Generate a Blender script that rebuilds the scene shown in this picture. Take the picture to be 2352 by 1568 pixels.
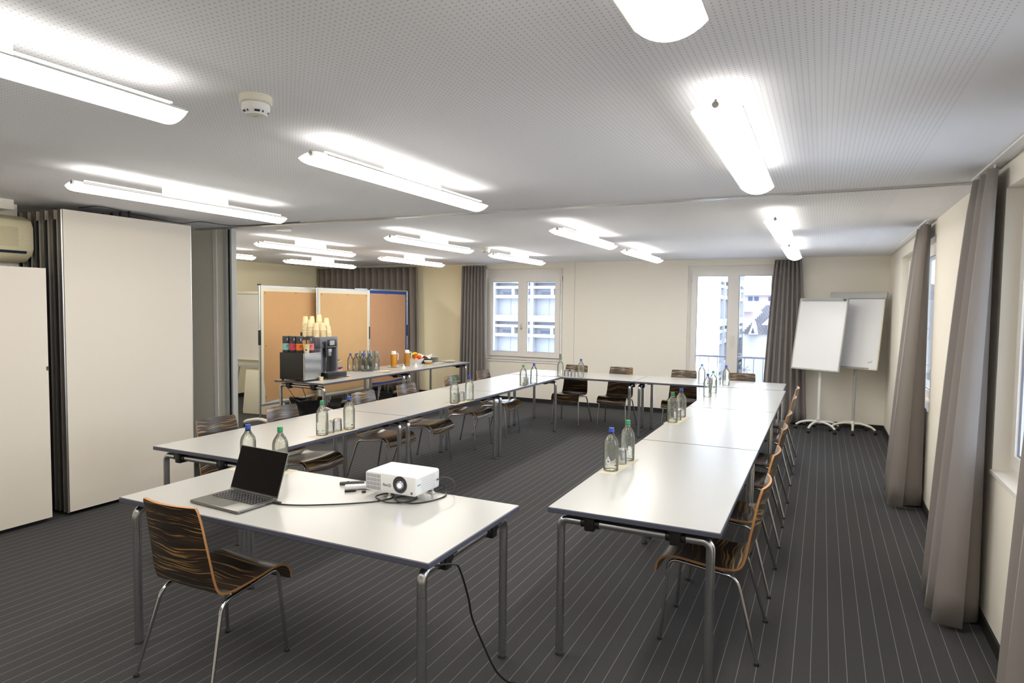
import bpy, bmesh, math, random
from mathutils import Vector, Matrix
random.seed(7)
for o in list(bpy.data.objects): bpy.data.objects.remove(o)
S = bpy.context.scene
COL = S.collection
PI = math.pi

# ------------------------------------------------------------------ camera
cd = bpy.data.cameras.new('camera'); cam = bpy.data.objects.new('camera', cd); COL.objects.link(cam)
cd.sensor_width = 36; cd.lens = 1485.7265/2352*36; cd.clip_start = .05; cd.clip_end = 500
pi_, ro, ya, hh = -.0536, .0113, -.4469, 1.6921
F = Vector((math.sin(ya)*math.cos(pi_), math.cos(ya)*math.cos(pi_), math.sin(pi_)))
R = Vector((math.cos(ya), -math.sin(ya), 0)); U = R.cross(F)
R2 = R*math.cos(ro)+U*math.sin(ro); U2 = -R*math.sin(ro)+U*math.cos(ro)
cam.matrix_world = Matrix(((R2.x, U2.x, -F.x, 0), (R2.y, U2.y, -F.y, 0), (R2.z, U2.z, -F.z, hh), (0, 0, 0, 1)))
S.camera = cam

# ------------------------------------------------------------------ light
SKY = 4.7
LAMP_DOWN, LAMP_UP, LAMP_SLOT = 15.0, .56, 7.5
w = bpy.data.worlds.new('world'); S.world = w; w.use_nodes = True
bg = w.node_tree.nodes['Background']; bg.inputs[0].default_value = (.76, .86, 1, 1); bg.inputs[1].default_value = SKY
S.view_settings.view_transform = 'Standard'; S.view_settings.look = 'None'
S.view_settings.gamma = 1; S.view_settings.use_curve_mapping = False
S.view_settings.exposure = 0.68

# ------------------------------------------------------------------ constants of the room
H = 2.464
XR, YB, XL, XN, YT, YF = .834, 10.489, -9.51, -5.85, 4.70, -1.8

# ------------------------------------------------------------------ materials
def new_mat(name):
    m = bpy.data.materials.new(name); m.use_nodes = True
    return m, m.node_tree.nodes, m.node_tree.links, m.node_tree.nodes['Principled BSDF']
def mat(name, c, rough=.6, metal=0, bump=0, bscale=200, var=0, vscale=3, spec=.5, coat=0):
    m, N, L, B = new_mat(name)
    B.inputs['Base Color'].default_value = (*c, 1); B.inputs['Roughness'].default_value = rough
    B.inputs['Metallic'].default_value = metal; B.inputs['Specular IOR Level'].default_value = spec
    B.inputs['Coat Weight'].default_value = coat
    tc = N.new('ShaderNodeTexCoord')
    if bump:
        n = N.new('ShaderNodeTexNoise'); n.inputs['Scale'].default_value = bscale; n.inputs['Detail'].default_value = 3
        b = N.new('ShaderNodeBump'); b.inputs['Strength'].default_value = bump; b.inputs['Distance'].default_value = .002
        L.new(tc.outputs['Object'], n.inputs['Vector']); L.new(n.outputs[0], b.inputs['Height']); L.new(b.outputs[0], B.inputs['Normal'])
    if var:
        n = N.new('ShaderNodeTexNoise'); n.inputs['Scale'].default_value = vscale; n.inputs['Detail'].default_value = 4
        r = N.new('ShaderNodeMapRange'); r.inputs[3].default_value = 1-var; r.inputs[4].default_value = 1+var
        mx = N.new('ShaderNodeMix'); mx.data_type = 'RGBA'; mx.blend_type = 'MULTIPLY'; mx.inputs[0].default_value = 1
        mx.inputs[6].default_value = (*c, 1)
        L.new(tc.outputs['Object'], n.inputs['Vector']); L.new(n.outputs[0], r.inputs[0]); L.new(r.outputs[0], mx.inputs[7]); L.new(mx.outputs[2], B.inputs['Base Color'])
    return m
def emit(name, c, s):
    m, N, L, B = new_mat(name); N.remove(B)
    e = N.new('ShaderNodeEmission'); e.inputs[0].default_value = (*c, 1); e.inputs[1].default_value = s
    L.new(e.outputs[0], N['Material Output'].inputs[0]); return m
def thin_glass(name, tint=(1, 1, 1), refl=1.0, rough=0.0, dif=0.0):
    m, N, L, B = new_mat(name); N.remove(B)
    t = N.new('ShaderNodeBsdfTransparent'); t.inputs[0].default_value = (*tint, 1)
    g = N.new('ShaderNodeBsdfGlossy'); g.inputs['Roughness'].default_value = rough
    f = N.new('ShaderNodeFresnel'); f.inputs[0].default_value = 1.45
    mu = N.new('ShaderNodeMath'); mu.operation = 'MULTIPLY'; mu.inputs[1].default_value = refl
    mx = N.new('ShaderNodeMixShader'); L.new(f.outputs[0], mu.inputs[0]); L.new(mu.outputs[0], mx.inputs[0])
    L.new(t.outputs[0], mx.inputs[1]); L.new(g.outputs[0], mx.inputs[2]); out = mx
    if dif:
        d = N.new('ShaderNodeBsdfDiffuse'); d.inputs[0].default_value = (.9, .9, .9, 1)
        m2 = N.new('ShaderNodeMixShader'); m2.inputs[0].default_value = dif
        L.new(mx.outputs[0], m2.inputs[1]); L.new(d.outputs[0], m2.inputs[2]); out = m2
    L.new(out.outputs[0], N['Material Output'].inputs[0]); return m
def refr_mix(name, tint, k, ior=1.33, dif=.07):
    m, N, L, B = new_mat(name); N.remove(B)
    t = N.new('ShaderNodeBsdfTransparent'); t.inputs[0].default_value = (*tint, 1)
    g = N.new('ShaderNodeBsdfGlass'); g.inputs['Color'].default_value = (*tint, 1); g.inputs['IOR'].default_value = ior; g.inputs['Roughness'].default_value = 0
    mx = N.new('ShaderNodeMixShader'); mx.inputs[0].default_value = k
    L.new(t.outputs[0], mx.inputs[1]); L.new(g.outputs[0], mx.inputs[2])
    d = N.new('ShaderNodeBsdfTranslucent'); d.inputs[0].default_value = (.93, .95, .80, 1)
    m2 = N.new('ShaderNodeMixShader'); m2.inputs[0].default_value = dif
    L.new(mx.outputs[0], m2.inputs[1]); L.new(d.outputs[0], m2.inputs[2]); L.new(m2.outputs[0], N['Material Output'].inputs[0]); return m
def math_node(N, L, op, a, b=None, clamp=False):
    n = N.new('ShaderNodeMath'); n.operation = op; n.use_clamp = clamp
    for i, v in enumerate((a, b)):
        if v is None: continue
        if isinstance(v, (int, float)): n.inputs[i].default_value = v
        else: L.new(v, n.inputs[i])
    return n.outputs[0]
def mix_col(N, L, fac, a, b):
    n = N.new('ShaderNodeMix'); n.data_type = 'RGBA'
    if isinstance(fac, (int, float)): n.inputs[0].default_value = fac
    else: L.new(fac, n.inputs[0])
    for i, v in ((6, a), (7, b)):
        if isinstance(v, tuple): n.inputs[i].default_value = (*v, 1)
        else: L.new(v, n.inputs[i])
    return n.outputs[2]

def ceiling_mat():
    m, N, L, B = new_mat('perforated_plaster'); tc = N.new('ShaderNodeTexCoord'); s = N.new('ShaderNodeSeparateXYZ')
    L.new(tc.outputs['Object'], s.inputs[0]); p = .0193
    fx = math_node(N, L, 'SUBTRACT', math_node(N, L, 'FRACT', math_node(N, L, 'DIVIDE', s.outputs[0], p)), .5)
    fy = math_node(N, L, 'SUBTRACT', math_node(N, L, 'FRACT', math_node(N, L, 'DIVIDE', s.outputs[1], p)), .5)
    d = math_node(N, L, 'SQRT', math_node(N, L, 'ADD', math_node(N, L, 'MULTIPLY', fx, fx), math_node(N, L, 'MULTIPLY', fy, fy)))
    # every eleventh row of holes is left out, as on perforated acoustic boards
    hole = math_node(N, L, 'LESS_THAN', d, .15)
    inx = math_node(N, L, 'LESS_THAN', s.outputs[0], .42)
    hole = math_node(N, L, 'MULTIPLY', hole, inx)
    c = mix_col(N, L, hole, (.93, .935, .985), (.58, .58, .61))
    L.new(c, B.inputs['Base Color']); B.inputs['Roughness'].default_value = .85
    return m
def carpet_mat():
    m, N, L, B = new_mat('striped_carpet'); tc = N.new('ShaderNodeTexCoord'); s = N.new('ShaderNodeSeparateXYZ')
    L.new(tc.outputs['Object'], s.inputs[0]); p = .077
    ph = math_node(N, L, 'FRACT', math_node(N, L, 'DIVIDE', math_node(N, L, 'ADD', s.outputs[0], .535+p*200+p/2), p))
    line = math_node(N, L, 'LESS_THAN', math_node(N, L, 'ABSOLUTE', math_node(N, L, 'SUBTRACT', ph, .5)), .019)
    dash = math_node(N, L, 'GREATER_THAN', math_node(N, L, 'FRACT', math_node(N, L, 'DIVIDE', s.outputs[1], .0075)), .3)
    line = math_node(N, L, 'MULTIPLY', line, dash)
    n1 = N.new('ShaderNodeTexNoise'); n1.inputs['Scale'].default_value = 1.2; n1.inputs['Detail'].default_value = 2
    n2 = N.new('ShaderNodeTexNoise'); n2.inputs['Scale'].default_value = 260; n2.inputs['Detail'].default_value = 2
    L.new(tc.outputs['Object'], n1.inputs['Vector']); L.new(tc.outputs['Object'], n2.inputs['Vector'])
    base = mix_col(N, L, n1.outputs[0], (.050, .051, .056), (.060, .058, .058))
    rr = N.new('ShaderNodeMapRange'); rr.inputs[1].default_value = .3; rr.inputs[2].default_value = .7; rr.inputs[3].default_value = .62; rr.inputs[4].default_value = 1.3
    L.new(n2.outputs[0], rr.inputs[0])
    mu = N.new('ShaderNodeMix'); mu.data_type = 'RGBA'; mu.blend_type = 'MULTIPLY'; mu.inputs[0].default_value = 1
    L.new(base, mu.inputs[6]); L.new(rr.outputs[0], mu.inputs[7])
    L.new(mix_col(N, L, line, mu.outputs[2], (.30, .275, .23)), B.inputs['Base Color'])
    b = N.new('ShaderNodeBump'); b.inputs['Strength'].default_value = .5; b.inputs['Distance'].default_value = .003
    L.new(n2.outputs[0], b.inputs['Height']); L.new(b.outputs[0], B.inputs['Normal'])
    B.inputs['Roughness'].default_value = .9; B.inputs['Specular IOR Level'].default_value = .25
    return m
def zebra_mat():
    m, N, L, B = new_mat('zebrano_veneer'); uv = N.new('ShaderNodeUVMap'); uv.uv_map = 'UVMap'
    oi = N.new('ShaderNodeObjectInfo')
    mp = N.new('ShaderNodeVectorMath'); mp.operation = 'ADD'
    cb = N.new('ShaderNodeCombineXYZ'); L.new(math_node(N, L, 'MULTIPLY', oi.outputs['Random'], 37.0), cb.inputs[0]); L.new(math_node(N, L, 'MULTIPLY', oi.outputs['Random'], 91.0), cb.inputs[1])
    L.new(uv.outputs[0], mp.inputs[0]); L.new(cb.outputs[0], mp.inputs[1])
    wz = N.new('ShaderNodeTexNoise'); wz.inputs['Scale'].default_value = 3.2; wz.inputs['Detail'].default_value = 1
    L.new(mp.outputs[0], wz.inputs['Vector'])
    s = N.new('ShaderNodeSeparateXYZ'); L.new(mp.outputs[0], s.inputs[0])
    yy = math_node(N, L, 'ADD', s.outputs[1], math_node(N, L, 'MULTIPLY', wz.outputs[0], .10))
    c2 = N.new('ShaderNodeCombineXYZ'); L.new(math_node(N, L, 'MULTIPLY', s.outputs[0], 2.6), c2.inputs[0]); L.new(math_node(N, L, 'MULTIPLY', yy, 105.0), c2.inputs[1])
    n = N.new('ShaderNodeTexNoise'); n.inputs['Scale'].default_value = 1.0; n.inputs['Detail'].default_value = 2.5; n.inputs['Roughness'].default_value = .55
    L.new(c2.outputs[0], n.inputs['Vector'])
    r = N.new('ShaderNodeValToRGB'); e = r.color_ramp.elements
    e[0].position = .30; e[0].color = (.012, .008, .006, 1); e[1].position = .52; e[1].color = (.036, .022, .013, 1)
    a = e.new(.575); a.color = (.09, .05, .022, 1); a = e.new(.61); a.color = (.42, .25, .075, 1); a = e.new(.70); a.color = (.30, .17, .05, 1)
    L.new(n.outputs[0], r.inputs[0]); L.new(r.outputs[0], B.inputs['Base Color'])
    B.inputs['Roughness'].default_value = .28; B.inputs['Coat Weight'].default_value = .3; B.inputs['Coat Roughness'].default_value = .2
    return m
def curtain_mat(c, tr=.22):
    m, N, L, B = new_mat('curtain_cloth'); tc = N.new('ShaderNodeTexCoord')
    n = N.new('ShaderNodeTexNoise'); n.inputs['Scale'].default_value = 900; L.new(tc.outputs['Object'], n.inputs['Vector'])
    L.new(mix_col(N, L, n.outputs[0], tuple(x*.9 for x in c), tuple(x*1.1 for x in c)), B.inputs['Base Color'])
    B.inputs['Roughness'].default_value = .85; B.inputs['Sheen Weight'].default_value = .25
    t = N.new('ShaderNodeBsdfTranslucent'); t.inputs[0].default_value = (*c, 1)
    mx = N.new('ShaderNodeMixShader'); mx.inputs[0].default_value = tr
    L.new(B.outputs[0], mx.inputs[1]); L.new(t.outputs[0], mx.inputs[2]); L.new(mx.outputs[0], N['Material Output'].inputs[0]); return m

M = dict(
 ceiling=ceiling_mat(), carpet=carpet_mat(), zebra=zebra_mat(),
 wall=mat('wall_paint', (.88, .835, .74), .8, bump=.25, bscale=350, var=.012, vscale=40),
 wall2=mat('wall_paint_warm', (.96, .86, .60), .8, bump=.25, bscale=350),
 panel=mat('panel_laminate', (.76, .70, .61), .5, bump=.1, bscale=500, var=.01, vscale=60),
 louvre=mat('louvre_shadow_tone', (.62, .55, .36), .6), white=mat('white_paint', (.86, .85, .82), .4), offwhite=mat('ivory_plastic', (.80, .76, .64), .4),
 acwhite=mat('aged_ac_plastic', (.80, .72, .49), .45),
 frame=mat('window_paint', (.84, .81, .77), .35),
 table=mat('table_laminate', (.46, .455, .435), .26, var=.008, vscale=80, spec=.45),
 edge=mat('table_edge_grey', (.085, .09, .125), .35),
 chrome=mat('chrome', (.62, .62, .63), .13, 1), steel=mat('satin_steel', (.55, .54, .52), .32, 1), alu=mat('aluminium', (.62, .62, .61), .35, 1),
 tube=mat('grey_tube', (.60, .61, .63), .26, 1), darkmetal=mat('bronze_profile', (.16, .14, .13), .4, .6),
 black=mat('black_plastic', (.012, .012, .013), .35), blackm=mat('black_rubber', (.01, .01, .011), .7),
 dgrey=mat('dark_grey_plastic', (.055, .055, .06), .4), mgrey=mat('slate_grey_plastic', (.15, .16, .19), .35), lgrey=mat('light_grey', (.45, .46, .44), .4),
 navy=mat('navy_groove', (.02, .03, .07), .4),
 ply=mat('plywood_edge', (.50, .24, .085), .5, bump=.1, bscale=300),
 curtain=curtain_mat((.38, .345, .325), .3), curtain2=curtain_mat((.29, .25, .215), .12),
 kraft=mat('kraft_paper', (.58, .335, .15), .85, var=.05, vscale=5), kraft2=mat('kraft_paper_light', (.60, .38, .18), .85, var=.05, vscale=5), kraft3=mat('kraft_paper_pink', (.60, .34, .19), .85, var=.04, vscale=5),
 felt=mat('board_cream', (.72, .68, .54), .7), blue=mat('blue_felt', (.02, .075, .36), .7),
 board=mat('whiteboard', (.82, .82, .84), .25), paper=mat('paper', (.74, .71, .66), .8, bump=.5, bscale=12), paperw=mat('white_paper', (.86, .85, .83), .8),
 napkin=mat('cream_napkin', (.60, .55, .42), .9), cupp=mat('cream_cup_paper', (.80, .66, .40), .7, var=.03, vscale=20),
 stick=mat('wooden_stirrer', (.62, .38, .17), .7), capb=mat('blue_cap', (.015, .06, .36), .4), capg=mat('green_cap', (.01, .24, .08), .4), capc=mat('cyan_cap', (.02, .22, .42), .4),
 glass=thin_glass('bottle_glass', (.99, .995, .985), 1.3, .02), wglass=thin_glass('window_glass', (.97, .985, 1), .8), tglass=thin_glass('tumbler_glass', (.97, .975, .98), 2.2, .03, .05),
 water=refr_mix('water', (.99, .995, .975), .22), juice=mat('orange_juice', (1.0, .50, .01), .5), juice2=mat('amber_juice', (.85, .42, .03), .5),
 print_=mat('white_print', (.85, .87, .92), .6), printg=mat('green_print', (.1, .35, .15), .6), printb=mat('blue_print', (.02, .03, .12), .6),
 teal=mat('teal_label', (.25, .52, .50), .6), red=mat('red_label', (.62, .05, .09), .6), orange=mat('orange_label', (.80, .20, .03), .6), pink=mat('salmon_label', (.72, .20, .20), .6),
 fruit_o=mat('orange_peel', (.85, .27, .01), .5, bump=.3, bscale=120), fruit_y=mat('banana_peel', (.85, .55, .03), .5), fruit_r=mat('apple_skin', (.55, .03, .02), .3),
 ceramic=mat('white_ceramic', (.82, .81, .80), .2), plate=mat('plate_grey', (.55, .54, .50), .3), berry=mat('dark_grape', (.12, .02, .015), .35), chips=mat('yellow_snack', (.75, .42, .06), .6), darkcloth=mat('dark_basket_cloth', (.035, .035, .04), .8),
 bag=mat('black_bin_liner', (.012, .012, .013), .22, bump=1, bscale=25), lapgrey=mat('space_grey_aluminium', (.20, .195, .18), .35, .8), screen=mat('dark_screen', (.006, .004, .004), .08, spec=.12), key=mat('key_black', (.012, .012, .013), .4), keyprint=mat('key_legend', (.4, .4, .4), .5),
 projw=mat('projector_white', (.84, .84, .84), .35), mesh=mat('grille_grey', (.55, .56, .6), .5), slot=mat('slot_dark', (.16, .16, .2), .6), lensm=mat('lens_barrel', (.02, .02, .03), .15, coat=.5), beam=emit('projector_beam', (.5, .5, 1), 7), bluem=mat('blue_strip', (.01, .22, .50), .4),
 lamp_d=emit('lamp_diffuser', (1, .95, .855), LAMP_DOWN), lamp_s=emit('lamp_light_slot', (1, .955, .875), LAMP_SLOT), lamp_u=emit('lamp_upper_shell', (1, .955, .875), LAMP_UP), lampcap=emit('lamp_end_cap', (1, .94, .83), .95),
 facade=mat('white_facade', (.36, .365, .38), .8), tower=mat('bright_render', (.8, .8, .8), .8), facadep=mat('facade_panel', (.31, .32, .355), .8), facadew=mat('facade_window', (.06, .085, .15), .2), brick=mat('pink_brick', (.36, .30, .30), .8), rooft=mat('roof_tiles', (.22, .22, .24), .8), rooft2=mat('red_roof_tiles', (.33, .25, .26), .8), hill=mat('hazy_hill', (.26, .27, .29), .9), ground=mat('pale_ground', (.52, .52, .52), .9),
 rail=mat('railing_grey', (.18, .19, .24), .5))

# ------------------------------------------------------------------ mesh helpers
def link(o): COL.objects.link(o); return o
def obj(name, bm, mats, parent=None, smooth=False, loc=(0, 0, 0), rot=None):
    me = bpy.data.meshes.new(name)
    bmesh.ops.recalc_face_normals(bm, faces=bm.faces[:])
    bm.to_mesh(me); bm.free()
    if not isinstance(mats, (list, tuple)): mats = [mats]
    for m in mats: me.materials.append(M[m] if isinstance(m, str) else m)
    if smooth:
        me.polygons.foreach_set('use_smooth', [True]*len(me.polygons))
        me.set_sharp_from_angle(angle=math.radians(38))
    o = link(bpy.data.objects.new(name, me)); o.location = loc
    if rot: o.rotation_euler = rot
    if parent: o.parent = parent
    return o
def tag(o, label=None, cat=None, group=None, kind=None):
    if label: o['label'] = label
    if cat: o['category'] = cat
    if group: o['group'] = group
    if kind: o['kind'] = kind
    return o
def thing(name, label, cat, loc=(0, 0, 0), rotz=0, group=None):
    o = link(bpy.data.objects.new(name, None)); o.empty_display_size = .1
    o.location = loc; o.rotation_euler = (0, 0, rotz); return tag(o, label, cat, group)
def dup(root, loc, rotz=0, label=None, group=None, rot=None):
    def cp(o, par):
        c = o.copy(); COL.objects.link(c)
        if par: c.parent = par
        for ch in KIDS.get(o.name, []): cp(ch, c)
        return c
    build_kids()
    r = cp(root, None); r.location = loc; r.rotation_euler = rot or (0, 0, rotz)
    if label: r['label'] = label
    if group: r['group'] = group
    return r
KIDS = {}
def build_kids():
    KIDS.clear()
    for o in bpy.data.objects:
        if o.parent: KIDS.setdefault(o.parent.name, []).append(o)
def box(bm, x0, x1, y0, y1, z0, z1, mi=0, bev=0, seg=2):
    vs = [bm.verts.new((x, y, z)) for z in (z0, z1) for y in (y0, y1) for x in (x0, x1)]
    fs = [bm.faces.new([vs[i] for i in f]) for f in ((0, 2, 3, 1), (4, 5, 7, 6), (0, 1, 5, 4), (2, 6, 7, 3), (0, 4, 6, 2), (1, 3, 7, 5))]
    for f in fs: f.material_index = mi
    if bev:
        es = list({e for f in fs for e in f.edges})
        r = bmesh.ops.bevel(bm, geom=es, offset=bev, segments=seg, affect='EDGES', profile=.5)
        for f in r['faces']: f.material_index = mi
    return vs
def bxo(name, dims, m, parent=None, bev=0, **k):
    bm = bmesh.new(); box(bm, *dims, bev=bev); return obj(name, bm, m, parent, smooth=bev > 0, **k)
def fillet(pts, r, n=6):
    pts = [Vector(p) for p in pts]; out = [pts[0]]
    for a, b, c in zip(pts, pts[1:], pts[2:]):
        d1 = (a-b); d2 = (c-b); q = min(r, d1.length*.49, d2.length*.49)
        p1 = b+d1.normalized()*q; p2 = b+d2.normalized()*q
        for i in range(n+1):
            t = i/n; out.append(p1*(1-t)**2+b*2*t*(1-t)+p2*t*t)
    out.append(pts[-1]); return out
def tube(bm, pts, r, seg=10, mi=0, closed=False, caps=True):
    pts = [Vector(p) for p in pts]; rings = []; up = None
    for i, p in enumerate(pts):
        t = (pts[min(i+1, len(pts)-1)]-pts[max(i-1, 0)]).normalized()
        if up is None: up = Vector((0, 0, 1)) if abs(t.z) < .9 else Vector((1, 0, 0))
        up = (up-t*up.dot(t)).normalized(); s = t.cross(up)
        rr = r[i] if isinstance(r, (list, tuple)) else r
        rings.append([bm.verts.new(p+(up*math.cos(2*PI*k/seg)+s*math.sin(2*PI*k/seg))*rr) for k in range(seg)])
    for a, b in zip(rings, rings[1:]):
        for k in range(seg):
            f = bm.faces.new((a[k], a[(k+1) % seg], b[(k+1) % seg], b[k])); f.material_index = mi
    if caps:
        for rg in (rings[0], rings[-1]):
            f = bm.faces.new(rg); f.material_index = mi
def lathe(bm, prof, seg=24, c=(0, 0, 0), mi=0, cap=(True, True), axis='z'):
    rings = []
    def P(r, z, k):
        a = 2*PI*k/seg; u, v = r*math.cos(a), r*math.sin(a)
        return {'z': (c[0]+u, c[1]+v, c[2]+z), 'y': (c[0]+u, c[1]+z, c[2]+v), 'x': (c[0]+z, c[1]+u, c[2]+v)}[axis]
    for r, z in prof: rings.append([bm.verts.new(P(max(r, 1e-5), z, k)) for k in range(seg)])
    for a, b in zip(rings, rings[1:]):
        for k in range(seg):
            f = bm.faces.new((a[k], a[(k+1) % seg], b[(k+1) % seg], b[k])); f.material_index = mi
    for q, rg in ((cap[0], rings[0]), (cap[1], rings[-1])):
        if q: bm.faces.new(rg).material_index = mi
def prism(bm, poly, z0, z1, mi=0, fn=lambda x, y, z: (x, y, z)):
    a = [bm.verts.new(fn(x, y, z0)) for x, y in poly]; b = [bm.verts.new(fn(x, y, z1)) for x, y in poly]
    n = len(poly); fs = [bm.faces.new(a[::-1]), bm.faces.new(b)]
    for i in range(n): fs.append(bm.faces.new((a[i], a[(i+1) % n], b[(i+1) % n], b[i])))
    for f in fs: f.material_index = mi
def catmull(P, n):
    P = [Vector(p) for p in P]; P = [P[0]*2-P[1]]+P+[P[-1]*2-P[-2]]; out = []
    for i in range(1, len(P)-2):
        for k in range(n):
            t = k/n; a, b, c, d = P[i-1:i+3]
            out.append(.5*((2*b)+(c-a)*t+(2*a-5*b+4*c-d)*t*t+(3*b-a-3*c+d)*t**3))
    out.append(P[-2]); return out
def text_mesh(s, size, bold=0, ext=.0006):
    cu = bpy.data.curves.new('txt', 'FONT'); cu.body = s; cu.size = size; cu.extrude = ext; cu.offset = bold
    cu.align_x = 'CENTER'; cu.align_y = 'CENTER'; cu.resolution_u = 3
    o = link(bpy.data.objects.new('txt', cu)); dg = bpy.context.evaluated_depsgraph_get()
    me = bpy.data.meshes.new_from_object(o.evaluated_get(dg)); bpy.data.objects.remove(o)
    bm = bmesh.new(); bm.from_mesh(me); bpy.data.meshes.remove(me); return bm
def struct(name, dims_list, m, parent=None):
    bm = bmesh.new()
    for d in dims_list: box(bm, *d)
    return tag(obj(name, bm, m, parent), kind='structure')

# ------------------------------------------------------------------ the setting
struct('floor', [(XL-.3, XR+.3, YF-.3, YB+.3, -.12, 0)], 'carpet')
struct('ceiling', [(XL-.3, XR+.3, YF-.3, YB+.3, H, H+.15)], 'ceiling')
# right wall with two window openings
W3 = (1.9, 4.145, .846, 2.33); W2 = (6.42, 9.01, .846, 2.33)
def wall_with(axis, a0, a1, t0, t1, opens, z1=H):
    out = []; cur = a0
    for (p, q, z0, zt) in sorted(opens):
        out.append((cur, p, 0, z1)); out.append((p, q, 0, z0)) if z0 > 0 else None; out.append((p, q, zt, z1)); cur = q
    out.append((cur, a1, 0, z1))
    return [(t0, t1, a, b, c, d) if axis == 'y' else (a, b, t0, t1, c, d) for a, b, c, d in out]
struct('wall_right', wall_with('y', YF, YB+.3, XR, XR+.3, [W3, W2]), 'wall')
WN = (-5.57, -4.06, .735, 2.37); DR = (-1.945, -.56, 0.0, 2.37)
struct('wall_back', wall_with('x', -6.0, XR, YB, YB+.3, [WN, DR]), 'wall')
struct('wall_back_left', [(XL, -6.0, YB, YB+.3, 0, H)], 'wall2')
struct('wall_far_left', [(XL-.3, XL, 4.78, YB+.3, 0, H)], 'wall2')
struct('wall_left', [(-6.6, XN, YF, 3.0, 0, H)], 'wall')
struct('wall_niche', [(-6.9, -6.6, YF, 4.8, 0, H)], 'wall')
struct('wall_partition', [(XL, -5.71, 4.78, 4.86, 0, H), (-5.71, -5.55, 4.74, 4.82, 0, H)], 'wall')
struct('wall_front', [(-6.6, XR+.3, YF-.3, YF, 0, H)], 'wall')
# the fine vertical joint of the wall lining
bm = bmesh.new(); box(bm, -3.848, -3.843, YB-.003, YB+.001, .07, H); tag(obj('trim_1', bm, 'lgrey'), kind='structure')
struct('lit_reveal_strip', [(-5.715, -5.665, 4.732, 4.7405, 0, H)], 'white')  # light falling on the pilaster reveal, put in as a white strip
# baseboards
struct('baseboard_back', [(-9.51, -1.945, YB-.012, YB, 0, .07), (-.56, XR, YB-.012, YB, 0, .07)], 'blackm')
struct('baseboard_right', [(XR-.012, XR, YF, YB-.012, 0, .07)], 'blackm')
struct('baseboard_left', [(XN, XN+.012, YF, 3.0, 0, .07)], 'blackm')
struct('baseboard_far_left', [(XL, XL+.012, 4.82, YB, 0, .07)], 'blackm')
# aluminium guide in the ceiling for the sliding partition
bm = bmesh.new(); box(bm, -5.9, .78, YT-.026, YT-.010, H-.012, H); box(bm, -5.9, .78, YT+.010, YT+.026, H-.012, H); box(bm, -5.9, .78, YT-.010, YT+.010, H-.003, H, 1)
t = obj('partition_track', bm, ['alu', 'blackm']); tag(t, 'thin double aluminium guide rail across the ceiling for the sliding partition', 'rail')
# receiving jamb at the end of the column
t = thing('partition_jamb', 'tall aluminium door jamb with a dark blue groove at the column end', 'jamb', (-5.49, 4.78, 0))
for i, (a, b, mm, y0) in enumerate(((-.06, -.016, 'lgrey', -.06), (-.016, -.008, 'alu', -.045), (-.008, .003, 'blackm', -.03), (.003, .037, 'navy', -.035), (.037, .06, 'lgrey', -.06))):
    bxo(('profile', 'profile', 'groove', 'seal', 'profile')[i], (a, b, y0, .0, 0, H-.013), mm, t)

# ------------------------------------------------------------------ windows
def sash(parent, a0, a1, z0, z1, y, fw=.065, th=.05, axis='x', frame='frame', fname='sash'):
    """one casement: four-sided frame and its pane; axis 'x' lies along x at depth y"""
    def P(bm, u0, u1, v0, v1, w0, w1):
        if axis == 'x': box(bm, u0, u1, w0, w1, v0, v1)
        else: box(bm, w0, w1, u0, u1, v0, v1)
    bm = bmesh.new()
    P(bm, a0, a1, z0, z0+fw, y, y+th); P(bm, a0, a1, z1-fw, z1, y, y+th)
    P(bm, a0, a0+fw, z0+fw, z1-fw, y, y+th); P(bm, a1-fw, a1, z0+fw, z1-fw, y, y+th)
    s = obj(fname, bm, frame, parent)
    bm = bmesh.new(); e = .006
    P(bm, a0+fw, a0+fw+e, z0+fw, z1-fw, y+.012, y+.02); P(bm, a1-fw-e, a1-fw, z0+fw, z1-fw, y+.012, y+.02)
    P(bm, a0+fw, a1-fw, z1-fw-e, z1-fw, y+.012, y+.02); P(bm, a0+fw, a1-fw, z0+fw, z0+fw+e, y+.012, y+.02)
    obj('gasket', bm, 'rail', s)
    bm = bmesh.new(); P(bm, a0+fw, a1-fw, z0+fw, z1-fw, y+.022, y+.026); obj('pane', bm, 'wglass', s)
    return s
# window in the back wall
t = tag(thing('window_1', None, None, (-4.83, YB, 0)), kind='structure'); ox = -4.83
y = .06
bm = bmesh.new()
box(bm, WN[0]-ox, WN[1]-ox, y+.02, y+.2, 2.225, WN[3]); box(bm, WN[0]-ox, WN[1]-ox, y, y+.2, WN[2], .80)
box(bm, WN[0]-ox, -5.53-ox, y, y+.2, .80, 2.225); box(bm, -4.125-ox, WN[1]-ox, y+.02, y+.2, .80, 2.225)
obj('window_frame', bm, 'frame', t)
bxo('window_sill', (WN[0]-ox-.01, WN[1]-ox+.01, -.015, y, WN[2]-.03, WN[2]), 'frame', t)
s1 = sash(t, -5.53-ox, -4.845-ox, .80, 2.225, y-.03, .085)
s2 = sash(t, -4.845-ox, -4.125-ox, .80, 2.225, y-.035, .09)
bm = bmesh.new(); lathe(bm, [(.012, 0), (.012, .02)], 10, (-4.85-ox, y-.06, 1.30), axis='y'); box(bm, -4.858-ox, -4.842-ox, y-.075, y-.06, 1.29, 1.42, bev=.004)
obj('handle', bm, 'steel', t, True)
for z in (.80, 2.15):
    bm = bmesh.new(); lathe(bm, [(.011, 0), (.011, .085)], 8, (-4.10-ox, y-.03, z)); box(bm, -4.118-ox, -4.10-ox, y-.03, y-.01, z+.01, z+.07)
    obj('hinge', bm, 'steel', t)
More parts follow.
